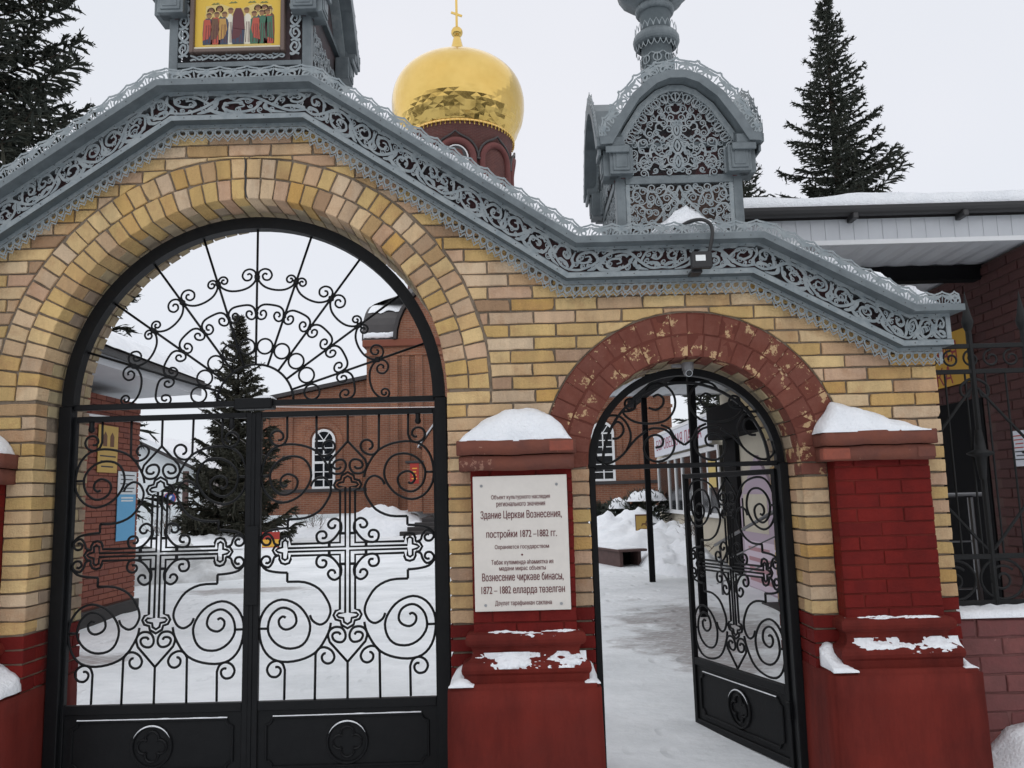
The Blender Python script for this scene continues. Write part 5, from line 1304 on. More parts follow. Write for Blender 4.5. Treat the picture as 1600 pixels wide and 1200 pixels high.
# drum with blind arcade
DX,DY,DR=-2.33,34.0,2.62
MB().lathe([(DR,8.2),(DR,18.75),(DR+.06,18.8),(DR+.06,19.0)],DX,DY,64).build('drum','drum_brick',CHU,smooth=True)
def oncyl(pts,r): return [(DX+r*math.sin(a/DR),DY-r*math.cos(a/DR),z) for a,z in pts]
for k in range(8):
    a0=(k*PI/4)*DR
    arcp=[(a0-.82,13.5),(a0-.82,17.17)]+[(a0-.82*math.cos(PI*i/16),17.17+.82*math.sin(PI*i/16)) for i in range(1,16)]+[(a0+.82,17.17),(a0+.82,13.5)]
    MB().tube(oncyl(arcp,DR+.06),.16,8).build('arcade_arch','drum_trim',CHU,smooth=True)
    keel=[(a0-1.03,17.17)]+[(a0-1.03*math.cos(PI*i/16)*(1 if i!=8 else 1),17.17+1.06*math.sin(PI*i/16)+(.20 if i==8 else (.05 if i in(7,9) else 0))) for i in range(1,16)]+[(a0+1.03,17.17)]
    MB().tube(oncyl(keel,DR+.14),.055,6).build('keel_moulding','roof_brown',CHU)
    MB().box(0,0,0,0,0,0) if False else None
    MB().tube(oncyl([(a0+.95,17.14),(a0+1.11,17.14)],DR+.12),.07,6).build('impost','roof_brown',CHU)
    if k%2==0:
        wfr=[(a0-.56,14.2),(a0-.56,17.02)]+[(a0-.56*math.cos(PI*i/14),17.14+.62*math.sin(PI*i/14)) for i in range(0,15)]+[(a0+.56,17.02),(a0+.56,14.2)]
        fr_=MB().tube(oncyl(wfr,DR+.05),.035,6).tube(oncyl([(a0-.56,17.08),(a0+.56,17.08)],DR+.05),.035,6).tube(oncyl([(a0-.56,16.80),(a0+.56,16.80)],DR+.05),.03,6).build('drum_window','white_paint',CHU)
        g=MB(); vs=oncyl(wfr,DR+.02); g.v=vs; g.f=[tuple(range(len(vs)))]; g.build('pane','window_glass',fr_)
# dome of gilded lozenge sheets
dz=19.02
ZS=.87
prof=[(2.66,0),(2.78,.22),(2.98,.62),(3.14,1.05),(3.26,1.55),(3.31,2.1),(3.29,2.65),(3.18,3.2),(2.97,3.7),(2.66,4.12),(2.28,4.46),(1.85,4.70),(1.40,4.86),(1.0,4.94),(.78,4.98)]; prof=[(r_,z_*ZS) for r_,z_ in prof]
def prof_at(t):
    t=max(0,min(.99999,t))*(len(prof)-1); i=int(t); f=t-i
    p=[Vector(prof[max(0,min(len(prof)-1,j))]) for j in (i-1,i,i+1,i+2)]
    a,b,c,d=p; v=.5*((2*b)+(c-a)*f+(2*a-5*b+4*c-d)*f*f+(3*b-a-3*c+d)*f**3); return v.x,v.y
mb=MB(); NR,NA=18,38; drn=random.Random(3); jv={}
def dpt(row,col):
    col%=2*NA; key=(row,col)
    if key not in jv:
        r,z=prof_at(row/(2*NR)); low=max(0,1-max(0,row-1)/14.5)**.8
        jv[key]=(r+.014+drn.uniform(-1,1)*(.0012+.022*low),2*PI*(col/2)/NA,z+drn.uniform(-1,1)*.02*low)
    r,a,z=jv[key]; return Vector((r*math.cos(a),r*math.sin(a),z))
for row in range(0,2*NR-1):
    low=max(0,1-max(0,row-1)/14.)**.8
    for col in range(NA):
        c=2*col+(row%2); P=[dpt(row,c),dpt(row+1,c+1),dpt(row+2,c),dpt(row+1,c-1)]
        cen=sum(P,Vector())/4; nrm=Vector((cen.x,cen.y,0)).normalized(); cq=cen+nrm*(.006+drn.uniform(-.3,1)*.024*low)
        o=len(mb.v); mb.v+=[(DX+q.x,DY+q.y,dz+q.z) for q in P+[cq]]; mb.f+=[(o+i,o+(i+1)%4,o+4) for i in range(4)]
tag(mb.build('gilded_sheets','gold',CHU,fixn=True),kind='stuff')
MB().lathe([(r-.01,dz+z) for r,z in prof],DX,DY,48).build('dome_shell','gold',CHU,smooth=True)
MB().lathe([(DR+.02,18.98),(DR+.10,18.92),(DR+.14,19.0),(2.70,19.08)],DX,DY,64).build('dome_ring','gold_old',CHU,smooth=True)
mb=MB()
for k in range(76):
    a=2*PI*k/76; x,y=DX+(DR+.13)*math.cos(a),DY+(DR+.13)*math.sin(a); mb.lathe([(0,18.76),(.05,18.83),(.02,18.87),(.045,18.93),(.045,19.0)],x,y,6)
tag(mb.build('fringe_drops','gold',CHU),kind='stuff')
MB().lathe([(.84,dz+4.30),(.62,dz+4.48),(.44,dz+4.80),(.30,dz+5.20),(.20,dz+5.62),(.17,dz+5.70)],DX,DY,28).build('dome_neck','gold',CHU,smooth=True)
MB().lathe([(.17,dz+5.65)]+[(.30*math.cos(a),dz+5.98+.30*math.sin(a)) for a in [R(-60+15*i) for i in range(11)]],DX,DY,24).build('ball','gold',CHU,smooth=True)
cr_=MB().box(DX-.06,DX+.06,DY-.04,DY+.04,dz+6.25,dz+9.6,c=.01); cr_.box(DX-.85,DX+.85,DY-.038,DY+.038,dz+8.3,dz+8.45,c=.01); cr_.box(DX-.42,DX+.42,DY-.036,DY+.036,dz+8.95,dz+9.07,c=.01)
cr_.merge(MB().box(-.30,.30,-.034,.034,-.06,.06,c=.01),Matrix.Translation((DX,DY,dz+6.98))@Matrix.Rotation(R(22),4,'Y')); cr_.build('cross','gold',CHU)
MB().lathe([(4.6,10.3),(3.2,10.9),(2.6,11.4)],DX,DY,32).build('drum_skirt','roof_brown',CHU,smooth=True)

# ------------------------------------------------------------------ left brick building
LB=thing('brick_outbuilding','low red brick building with snowy eaves just inside the big arch on the left','building')
LX,LY0,LY1,LT=-5.5,3.2,7.25,2.98
MB().box(LX-4,LX-.012,LY0,LY1-.012,.18,LT).build('wall_core','left_mortar',LB)
mb=MB(); z=.20; k=0
def sbrick(mb,axis_,fix,a,b,z0,z1,d=.012):
    j=rnd.uniform(-.0015,.0015); c=.004
    if axis_=='x':   # face looks +X
        mb.add([(fix-d,a,z0),(fix-d,b,z0),(fix-d,b,z1),(fix-d,a,z1),(fix+j,a+c,z0+c),(fix+j,b-c,z0+c),(fix+j,b-c,z1-c),(fix+j,a+c,z1-c)],[(4,5,6,7),(0,1,5,4),(1,2,6,5),(2,3,7,6),(3,0,4,7)])
    else:            # face looks +Y
        mb.add([(a,fix-d,z0),(b,fix-d,z0),(b,fix-d,z1),(a,fix-d,z1),(a+c,fix+j,z0+c),(b-c,fix+j,z0+c),(b-c,fix+j,z1-c),(a+c,fix+j,z1-c)],[(4,7,6,5),(0,4,5,1),(1,5,6,2),(2,6,7,3),(3,7,4,0)])
while z<LT-.05:
    y=LY1
    first=.25 if k%2 else .12
    y1=y-first
    while y1>LY0:
        sbrick(mb,'x',LX,y1+.005,y-.005 if y<LY1 else y,z+.004,z+.0735); y=y1; y1=y-.26
    z+=.0775; k+=1
tag(mb.build('bricks','left_brick',LB,fixn=False),kind='stuff')
MB().box(LX-4,LX+.05,LY0,LY1+.05,-.3,.18,c=.01).build('plinth','plinth_dark',LB)
# roof: soffit, fascia, gutter, snow
EX=-4.86
MB().prism([(LX-4,2.99),(EX-.02,2.99+.20),(EX-.02,3.22),(LX-4,3.02)],LY0-1,7.85).build('soffit','white_metal',LB)
MB().box(EX-.02,EX+.0,LY0-1,7.9,3.17,3.36).build('fascia','white_metal',LB)
mb=MB(); 
for y in [3.0+.28*i for i in range(19)]: mb.box(LX+.02,EX-.03,y,y+.02,3.05,3.17)
sl=MB()
for i in range(14): sl.box(LX+.05+.06*i,LX+.075+.06*i,7.3,8.33,2.985+.2*(.9+.06*i)/4.9*0+2.985*0+.0+3.005+.0085*i-2.985*0-.02,3.010+.0085*i)
g_=[]
for i in range(9):
    a=PI+PI*i/8; g_.append((EX+.075+.065*math.cos(a),3.34+.065*math.sin(a)))
MB().ribbon(g_,.006,LY0-1,9.5).build('gutter','gutter',LB) if False else None
gm2=MB(); 
gm2.v=[(x,y,z) for y in (LY0-1,7.95) for x,z in g_]; n=len(g_); gm2.f=[(i,i+1,n+i+1,n+i) for i in range(n-1)]; gm2.build('gutter','gutter',LB)
MB().tube([(LX+.05,7.2,2.72),(LX+.05,4.0,2.62)],.018,6).build('conduit','white_paint',LB)
MB().prism([(LX-4.5,3.03),(EX+.05,3.37),(EX+.05,3.40),(LX-4.5,5.5)],LY0-1,7.9).build('roof','roof_brown',LB)
mb=MB(); K=14; NN=40
for a in range(NN+1):
    y=LY0-1+(7.92-LY0+1)*a/NN
    for b in range(K+1):
        v=b/K; x=EX+.10-2.9*v; h=.16*min(1,(v*9))**.5+.03*fbm(x*2,y*2,1.); x+=.03*fbm(y*5,b*.5,7.) if b<2 else 0
        if a in(0,NN): h*=.2
        mb.v.append((x,y,3.40+(2.9*v)*.43+ (h if b else -.01)))
for a in range(NN):
    for b in range(K): mb.f.append((a*(K+1)+b,a*(K+1)+b+1,(a+1)*(K+1)+b+1,(a+1)*(K+1)+b))
tag(mb.build('roof_snow','snow',smooth=True),'thick snow on the roof of the left brick building','snow')
MB().tube([(EX-1.15,3.0,4.22),(EX-1.15,6.6,4.22)],.03,8).build('snow_guard','steel',LB)
# posters on its wall
po=thing('poster','yellow poster with two small icons on the left brick wall','poster',loc=(LX+.012,0,0))
MB().box(0,.008,6.02,6.55,1.95,2.58).build('sheet','poster_yellow',po)
for yy in (6.14,6.33): MB().add([(.0095,yy,2.30),(.0095,yy+.11,2.30),(.0095,yy+.11,2.44),(.0095,yy+.055,2.50),(.0095,yy,2.44)],[(0,1,2,3,4)]).build('print','ink_brown',po)
for i,zz2 in enumerate((2.16,2.09,2.02)): MB().add([(.0095,6.07+.02*i,zz2),(.0095,6.50-.03*i,zz2),(.0095,6.50-.03*i,zz2+.018),(.0095,6.07+.02*i,zz2+.018)],[(0,1,2,3)]).build('print','ink',po)
po=thing('poster','white and blue information poster on the left brick wall','poster',loc=(LX+.012,0,0))
MB().box(0,.008,6.60,7.14,1.66,1.98).build('upper_sheet','poster_white',po); MB().box(0,.008,6.60,7.14,1.02,1.659).build('lower_sheet','poster_blue',po)
for i,zz2 in enumerate((1.92,1.86,1.80,1.74,1.69)): MB().add([(.0095,6.66+.02*(i%2),zz2),(.0095,7.08-.05*(i%3),zz2),(.0095,7.08-.05*(i%3),zz2+.014),(.0095,6.66+.02*(i%2),zz2+.014)],[(0,1,2,3)]).build('print','ink',po)
for i,zz2 in enumerate((1.60,1.56)): MB().add([(.0095,6.7,zz2),(.0095,7.06,zz2),(.0095,7.06,zz2+.022),(.0095,6.7,zz2+.022)],[(0,1,2,3)]).build('print','poster_white',po)

# ------------------------------------------------------------------ right building: shop wall, canopy on posts
RB=thing('shop_building','dark brick shop building with a white canopy on black posts at the right','building')
RX=4.0
MB().box(RX+.012,RX+4,1.40,4.0,-.3,3.33).build('wall_core','dark_mortar',RB)
z=-.1; k=0
while z<3.26:
    y=4.0 if k%2 else 3.87
    while y>1.40:
        y1=max(y-.26,1.40)
        if y-y1>.03 and not (z+.07<2.22 and y>2.20 and y1<3.3):
            o=brick([(y1+.005,z+.005),(y-.005,z+.005),(y-.005,z+.0725),(y1+.005,z+.0725)],0,.02,'dark_brick_shaded',RB)
            o.rotation_euler=(0,0,R(-90)); o.location=(RX,(y+y1)/2,z+.0388)
        y=y1
    z+=.0775; k+=1
# doorway
MB().box(RX-.002,RX+.02,2.20,3.3,-.2,2.22).build('door','door_dark',RB)
# cream wall section beyond, window band, dark box
MB().box(RX,RX+4,4.001,10.9,-.3,3.3).build('rendered_wall','cream_wall',RB)
MB().box(RX-.35,RX-.001,8.1,10.6,2.42,2.98,c=.01).build('shutter_box','door_dark',RB)
MB().box(RX-.08,RX-.001,9.75,10.6,-.2,2.41,c=.01).build('dark_column','door_dark',RB)
# shop front
MB().box(RX+.05,RX+4,10.901,18.4,-.3,3.1).build('shop_front','cream_wall',RB)
MB().box(RX-.02,RX+.049,11.1,17.9,1.0,2.36).build('window_recess','window_glass',RB)
for y in (11.1,12.0,12.75,13.5,14.6,15.4,16.3,17.8): MB().box(RX-.05,RX-.021,y,y+.10,1.041,2.279).build('mullion','white_paint',RB)
MB().box(RX-.055,RX-.021,11.1,17.9,2.28,2.38).build('transom','white_paint',RB); MB().box(RX-.056,RX-.021,11.1,17.9,.95,1.04).build('window_sill','white_paint',RB)
# canopy
CX0,CX1,CYN,CYF,CZ=1.72,9.0,1.32,10.9,3.34
mb=MB(); n=int((CX1-CX0)/.07)
for i in range(n+1):
    x=CX0+.03+(CX1-CX0-.06)*i/n
    for y in (CYN+.03,CYF-.02): mb.v.append((x,y,CZ+(.0 if i%3 else .012)))
for i in range(n): mb.f.append((2*i,2*i+1,2*i+3,2*i+2))
mb.build('soffit_sheet','white_metal',RB,fixn=False)
MB().box(CX0,CX1,CYN,CYN+.025,CZ-.012,CZ+.19).build('fascia','white_metal',RB); MB().box(CX0,CX0+.025,CYN+.026,CYF,CZ-.012,CZ+.19).build('fascia','white_metal',RB); MB().box(CX0,CX1,CYF,CYF+.025,CZ-.012,CZ+.19).build('fascia','white_metal',RB)
mb=MB()
for i in range(int((CX1-CX0)/.11)): mb.box(CX0+.05+.11*i,CX0+.062+.11*i,CYN-.004,CYN-.0005,CZ+.024,CZ+.188)
tag(mb.build('fascia_ribs','white_metal',RB),kind='stuff')
MB().box(CX0-.01,CX1,CYN-.014,CYN-.001,CZ-.014,CZ+.022).build('fascia_trim','white_paint',RB)
mb=MB()
for i in range(9):
    a=PI+PI*i/8
    for x in (CX0-.05,CX1): mb.v.append((x,CYN-.065+.062*math.cos(a),CZ+.255+.062*math.sin(a)))
for i in range(8): mb.f.append((2*i,2*i+1,2*i+3,2*i+2))
mb.build('gutter','gutter',RB,fixn=False)
for x in (2.62,3.45,4.25): MB().box(x-.02,x+.02,CYN-.13,CYN-.002,CZ+.155,CZ+.20,c=.005).build('gutter_bracket','gutter',RB)
MB().box(CX0+.02,CX1,CYN+.03,CYF-.03,CZ+.02,CZ+.24).build('roof_deck','roof_brown',RB)
for yb in (2.02,5.0,8.0): MB().box(CX0+.35,CX1-.1,yb,yb+.12,CZ-.13,CZ-.001,c=.004).build('beam','door_dark',RB)
MB().box(CX0+.45,CX0+.57,CYN+.3,CYF-.3,CZ-.26,CZ-.131,c=.004).build('beam','door_dark',RB)
for y in (5.41,9.09): MB().box(2.24-.045,2.24+.045,y-.045,y+.045,-.3,CZ-.261,c=.004).build('post','door_dark',RB)
def flatsnow(label,x0,x1,y0,y1,z0,h,amp,nx_=90,ny_=12,seed=0.,name='roof_snow'):
    return mound(name,label,x0,x1,y0,y1,z0,lambda u,v: h*(min(1,v*6+.25)**.5)*(1+amp*fbm(u*9+seed,v*3,seed)),nx=nx_,ny=ny_,amp=.01)
flatsnow('thick snow on the white canopy roof at the right',CX0,CX1,CYN-.05,CYF-.5,CZ+.29,.155,.35,seed=2.)
MB().tube([(2.9,CYN+.6,CZ+.50),(5.2,CYN+.6,CZ+.49),(8.5,CYN+.6,CZ+.52)],.014,6).build('ridge_bar','gutter',RB)
# signs on this building (reading towards the right, nearer end)
ys=thing('shop_sign','yellow sign with dark red letters above the dark door','sign',loc=(RX-.02,0,0))
MB().box(-.012,.0,2.24,3.6,2.375,2.85).build('board','yellow_sign',ys); 
text('lettering','НАЯ','sign_red',ys,(-.0135,2.66,2.68),.42,.18,rot=(R(90),0,R(-90)),bold=.0)
text('lettering','ВКА','sign_red',ys,(-.0135,2.76,2.475),.42,.165,rot=(R(90),0,R(-90)),bold=.0)
ws=thing('shop_fascia_sign','long white shop sign with wine red letters seen edge-on through the small arch','sign',loc=(RX-.10,0,0))
MB().box(-.05,.0,11.3,17.6,2.42,2.95,c=.005).build('box','white_sign',ws); MB().box(-.06,.09,11.25,17.65,2.955,3.03,c=.005).build('top_snow_board','white_paint',ws)
text('lettering','БОРОВЕЦКАЯ ЛАВКА','sign_wine',ws,(-.0525,14.6,2.68),5.3,.33,rot=(R(90),0,R(-90)),bold=.02)
nt_=thing('notice','white paper notice with lines of print on the dark brick wall','notice',loc=(RX-.008,0,0))
MB().box(-.004,.0,1.66,1.83,1.62,1.90).build('sheet','white_sign',nt_)
for i in range(7): MB().box(-.0052,-.0042,1.68,1.81-.014*(i%3),1.855-.031*i,1.864-.031*i).build('print','ink_red' if i<4 else 'ink',nt_)
# house-shaped poster stand and lemon notice seen through the small arch
hs=thing('poster_stand','lilac house-shaped poster stand in front of the cream wall','stand',loc=(3.6,7.5,0)); hs.rotation_euler=(0,0,R(-90))
MB().prism([(-.95,-.1),(.95,-.1),(.95,1.35),(.0,2.0),(-.95,1.35)],.0,.05).build('board','lilac',hs)
MB().box(-.82,.82,-.006,-.001,.02,.72).build('white_sheet','poster_pink',hs); MB().box(-.75,.45,-.006,-.001,.85,1.42).build('picture','cream_wall',hs); MB().box(-.85,-.765,-.006,-.001,.85,1.36).build('dark_slot','door_dark',hs)
for i in range(4): MB().box(-.62,.55-.12*(i%2),-.0075,-.0065,.12+.15*i,.18+.15*i).build('print','poster_print',hs)
ln=thing('notice','lemon yellow notice sheet on the shop window','notice',loc=(RX-.06,0,0)); MB().box(-.004,0,11.3,11.9,1.55,2.1).build('sheet','icon_halo_pale',ln)
# stair with tube handrail by the shop
hr=thing('stair_rail','steel tube handrail sloping up beside the shop steps','handrail')
for dz_ in (1.0,.72,.45): MB().tube([(3.0,4.5,.55+dz_-.25),(2.9,7.4,dz_-.30)],.022 if dz_==1.0 else .009,8).build('rail','chrome',hr,smooth=True)
for y,zt in ((4.6,1.26),(7.3,.70)): MB().tube([(2.95,y,-.2),(2.95,y,zt)],.018,8).build('rail_post','chrome',hr,smooth=True)
st=thing('entrance_steps','dark steps with snowy treads at the shop side','steps')
for i in range(3): MB().box(3.2+.22*i,RX-.03,4.2,6.3,-.3,.02+.15*i,c=.01).build('step','plinth_dark',st)
# chrome rail seen behind the fence
h2=thing('door_rail','chrome tube railing before the dark shop door','handrail')
MB().tube([(2.85,1.05,1.42),(3.3,1.05,1.42)],.016,8).build('rail','chrome',h2); MB().tube([(3.18,1.05,.2),(3.18,1.05,1.40)],.02,8).build('rail_post','chrome',h2)
for z in (1.10,.78,.50): MB().tube([(2.7,1.05,z),(3.17,1.05,z)],.007,6).build('thin_rail','chrome',h2)

# ------------------------------------------------------------------ low wall and forged fence at the right
FW=thing('fence_wall','low dark red block wall with snow on top right of the gateway','wall')
MB().box(XR+.004,6.5,.135,.47,-.4,.735).build('wall_core','fence_mortar',FW)
z=-.2; k=0
while z<.70:
    x=XR+.006-(.0 if k%2 else .14)
    while x<3.6:
        a,b=max(x,XR+.006),x+.285
        if b-a>.04: brick([(a+.004,z+.005),(b-.004,z+.005),(b-.004,z+.0975),(a+.004,z+.0975)],.125,.03,'fence_block',FW,ch=.005,jit=.003)
        x+=.285
    z+=.1025; k+=1
mound('snow_strip','strip of snow on top of the low fence wall',XR+.01,6.4,.11,.45,.735,lambda u,v:.042*(1+.35*fbm(u*40,v,1.))*math.sin(PI*min(1,v*.85+.12))**.4,nx=120,ny=8,amp=.006)
mound('snow_drift','snow drift piled against the low wall at the right edge',2.38,4.2,-1.6,.13,-.2,lambda u,v:(.02+.33*v**1.3*(1-.2*math.cos(6*u)))*min(1,.25+.75*min(1,u*5)),nx=40,ny=26,amp=.02)
FE=thing('iron_fence','old black forged fence with rails and scrolls above the low wall','fence')
fy2=.30
for z,h in ((2.345,.028),(2.185,.028),(1.06,.03),(.79,.028)): MB().box(XR+.006,6.4,fy2-.012,fy2+.012,z-h/2,z+h/2,c=.002).build('rail','iron_old',FE)
for x in (2.86,3.20,3.75,4.3,4.85,5.4):
    MB().tube([(x,fy2,.76),(x,fy2,2.44)],[.018,.018],8).build('post','iron_old',FE)
    MB().lathe([(.018,2.44),(.03,2.47),(.035,2.50),(.022,2.55),(.008,2.64),(.0,2.70)],x,fy2,10).build('finial','iron_old',FE,smooth=True)
    MB().lathe([(.02,1.52),(.028,1.60),(.034,1.655),(.075,1.672),(.078,1.680),(.034,1.70),(.028,1.76),(.02,1.82)],x-.02,fy2-.03,16).build('collar','iron_old',FE,smooth=True)
for x in (2.86,3.75,4.85):
    for s in(-1,1):
        MB().tube(to3(smoothpath([(x,2.14),(x+s*.04,2.13),(x+s*.085,2.09),(x+s*.08,2.04),(x+s*.04,2.03),(x+s*.03,2.065)],3),fy2),.009,6).build('scroll','iron_old',FE,smooth=True)
        MB().tube([(x+s*.02,fy2,2.08),(x+s*.40,fy2,1.62)],.010,6).build('brace','iron_old',FE); MB().tube([(x+s*.02,fy2,1.10),(x+s*.40,fy2,1.55)],.010,6).build('brace','iron_old',FE)
        MB().tube(to3(smoothpath(spiral(x+s*.42,1.66,.075,.02,PI if s>0 else 0,s*1.3),1),fy2),.008,6).build('scroll','iron_old',FE,smooth=True)
        MB().tube(to3(smoothpath(spiral(x+s*.42,1.50,.075,.02,PI if s>0 else 0,-s*1.3),1),fy2),.008,6).build('scroll','iron_old',FE,smooth=True)
x=2.56
while x<6.3:
    if min(abs(x-q) for q in (2.86,3.20,3.75,4.3,4.85,5.4))>.04: MB().tube([(x,fy2,1.06),(x,fy2,2.19)],.007,6).build('bar','iron_old',FE)
    MB().tube(to3(spiral(x+.05,2.265,.055,.015,R(90),1.3),fy2),.007,6).build('scroll','iron_old',FE,smooth=True)
    x+=.125
x=2.62
while x<5.8:
    MB().tube([(x+.13*math.cos(2*PI*i/22),fy2,.925+.118*math.sin(2*PI*i/22)) for i in range(22)],.009,6,closed=True).build('ring','iron_old',FE,smooth=True)
    MB().tube(to3(spiral(x+.0,.925,.085,.02,R(40),1.4),fy2),.008,6).build('scroll','iron_old',FE,smooth=True)
    x+=.29
# ------------------------------------------------------------------ spruces
def spruce(label,x,y,h,rad,seed,zlow=.4,dens=1.,twl=.34,mat='needles',taper=.85,droop=.30,group=None):
    r=random.Random(seed); t=thing('spruce_tree',label,'tree',group,(x,y,gz(x,y)-.05))
    MB().tube([(0,0,0),(0.02,0,h*.35),(-.02,.02,h*.7),(0,0,h*.985)],[h*.017,h*.012,h*.006,.006],8).build('trunk','bark',t,smooth=True)
    wood=MB(); V=[];F=[]
    def quad(a,b,w_,nrm):
        d=b-a; s=d.cross(nrm); 
        if s.length<1e-6: return
        s.normalize(); s*=w_
        o=len(V); V.extend([tuple(a-s*.35),tuple(a+s*.35),tuple(a+d*.55+s),tuple(b),tuple(a+d*.55-s)]); F.append((o,o+1,o+2,o+3,o+4))
    def brush(a,b,w_):
        d=(b-a); u=Vector((r.gauss(0,1),r.gauss(0,1),r.gauss(0,1))); quad(a,b,w_,u); quad(a,b,w_,d.cross(u))
        # needles and short side shoots break the outline
        for _ in range(4):
            f=r.uniform(.15,.95); p=a+d*f; e=d.normalized()*.6+Vector((r.gauss(0,.6),r.gauss(0,.6),r.gauss(0,.5))); e.normalize()
            quad(p,p+e*w_*r.uniform(2.2,4.2),w_*.34,Vector((r.gauss(0,1),r.gauss(0,1),r.gauss(0,1))))
    z=zlow; sp=.24/dens**.5
    while z<h*.99:
        tt=(z-zlow)/(h-zlow); L=rad*(1-tt)**taper+.06; nbr=max(4,int((7+3*(1-tt))*dens**.5))
        a0=r.uniform(0,6.28)
        for k in range(nbr):
            a=a0+2*PI*k/nbr+r.uniform(-.3,.3); l=L*r.uniform(.5,1.16)*(1.1 if r.random()<.12 else 1)
            el=.55*tt+.05-droop*(1-tt)+r.uniform(-.12,.12)
            dr=Vector((math.cos(a),math.sin(a),0)); n=max(3,int(l/.22)); pts=[]
            for i in range(n+1):
                f=i/n; pts.append(dr*(l*f)+Vector((0,0,z+l*(el*f+ (.28*(1-tt)+.05)*f*f*f)-.0)))
            wood.tube(pts,[max(.004,.016*l*(1-i/n)) for i in range(n+1)],4)
            side=Vector((-dr.y,dr.x,0))
            m=max(4,int(l/.105*dens))
            for i in range(m):
                f=(i+.6)/m; q=f*n; j=min(n-1,int(q)); p=pts[j].lerp(pts[j+1],q-j)
                if f<.12: continue
                dv=(pts[j+1]-pts[j]).normalized()
                tl=twl*(.38+.62*(1-tt))*(.45+.75*math.sin(PI*min(1,.25+.7*(1-f)))) *min(1.25,.55+.35*l)*r.uniform(.7,1.2)
                for s in(-1,1):
                    e=(dv*r.uniform(.55,.9)+side*s*r.uniform(.5,1.)+Vector((0,0,-r.uniform(.05,.55)*(1.1-tt)))).normalized()
                    b=p+e*tl; brush(p,b,.030+.012*r.random())
                    if tl>.2:
                        for s2 in(-1,1):
                            pm=p+e*tl*r.uniform(.3,.6); e2=(e+dv*.3*s2+side*s2*.5+Vector((0,0,-.25))).normalized(); brush(pm,pm+e2*tl*.55,.026)
                if r.random()<.5*(1-tt): brush(p,p+Vector((r.gauss(0,.06),r.gauss(0,.06),-tl*r.uniform(.6,1.1))),.03)
            brush(pts[-2],pts[-1]+(pts[-1]-pts[-2])*.35,.034)
        z+=sp*(.75+.6*(1-tt))*r.uniform(.8,1.2)
    tag(wood.build('limbs','bark',t),kind='stuff')
    m=MB(); m.v=V; m.f=F; m.build('crown',mat,t,fixn=False)
    return t
spruce('tall dark spruce at the left edge behind the gateway',-9.4,9.2,15.5,2.9,11,zlow=2.0,dens=.75,twl=.40,droop=.42)
spruce('conical spruce standing in the courtyard behind the closed gate',-9.35,22.8,7.75,1.75,5,zlow=.35,dens=1.2,twl=.36,mat='needles_brown',droop=.2)
spruce('tall pointed spruce rising above the canopy roof at the right',9.95,18.6,16.5,2.75,21,zlow=3.5,dens=.85,twl=.42,droop=.3)
spruce('smaller spruce partly hidden behind the right turret',7.35,19.5,12.4,2.6,31,zlow=3.5,dens=.6,twl=.42,droop=.25)
spruce('dark spruce behind the shop sign seen through the small arch',8.2,26.0,7.4,2.6,41,zlow=.4,dens=.45,twl=.5,droop=.25)

# ------------------------------------------------------------------ courtyard things
def pile(name,label,cx,cy,rx,ry,h,seed,mat='snow',n=60,rough=.30):
    mb=MB(); z0=gz(cx,cy)-.06
    for j in range(n+1):
        for i in range(n+1):
            u,v=-1+2*i/n,-1+2*j/n; d=math.hypot(u,v); x,y=cx+rx*u,cy+ry*v
            b=max(0,1-d*d)**.8; hh=h*b*(1+.55*fbm(u*1.7+seed,v*1.7,seed)+rough*(fbm(x*2.6,y*2.6,seed,3)-.25*abs(fbm(x*6,y*6,seed,2))))
            mb.v.append((x,y,z0+max(hh,-.02)))
    k=n+1; mb.f=[(j*k+i,j*k+i+1,(j+1)*k+i+1,(j+1)*k+i) for j in range(n) for i in range(n)]
    return tag(mb.build(name,mat,smooth=True),label,'snow')
pmat('snow_dirty',(.68,.70,.715),.7,col2=(.36,.36,.355),var=.8,scale=2.2,bump=.6,bscale=12)
pile('snow_pile','long lumpy snow bank beyond the bench behind the small arch',3.6,15.6,3.2,2.6,.80,1.7)
pile('snow_pile','lumpy snow bank at the foot of the shop front',3.25,11.6,.85,2.2,.42,4.2)
pile('snow_pile','dirty cleared snow heap beyond the left brick building',-7.1,11.8,2.0,1.3,.55,8.8,'snow_dirty')
pile('snow_pile','wide soft snow bank in front of the church base',-6.0,27.3,4.5,1.6,.75,6.1)
pile('snow_pile','snow bank round the foot of the courtyard spruce',-10.5,22.0,3.4,1.6,.45,3.3)
# low bench with an open end, half buried
be=thing('low_bench','low brown slab-topped bench half buried in snow behind the small arch','bench',loc=(2.12,11.7,0)); be.rotation_euler=(0,0,R(17)); be.scale=(.9,1,.78)
MB().box(-.10,-.02,0,4.0,-.2,.42,c=.008).build('side_slab','bench_wood',be); MB().box(.42,.50,.15,4.0,-.2,.42,c=.008).build('side_slab','bench_wood',be)
MB().box(-.14,.54,-.06,4.05,.425,.485,c=.008).build('top_slab','bench_wood',be); MB().box(-.019,.419,.5,.55,-.2,.42).build('end_panel','door_dark',be)
mound('snow_strip','snow lying along the low brown bench',0,.62,0,3.9,.485,lambda u,v:.06*math.sin(PI*u)**.4*(min(1,v*8+.1)),nx=12,ny=40,amp=.02).matrix_world=Matrix.Translation((2.0,11.75,-.105))@Matrix.Rotation(R(17),4,'Z')
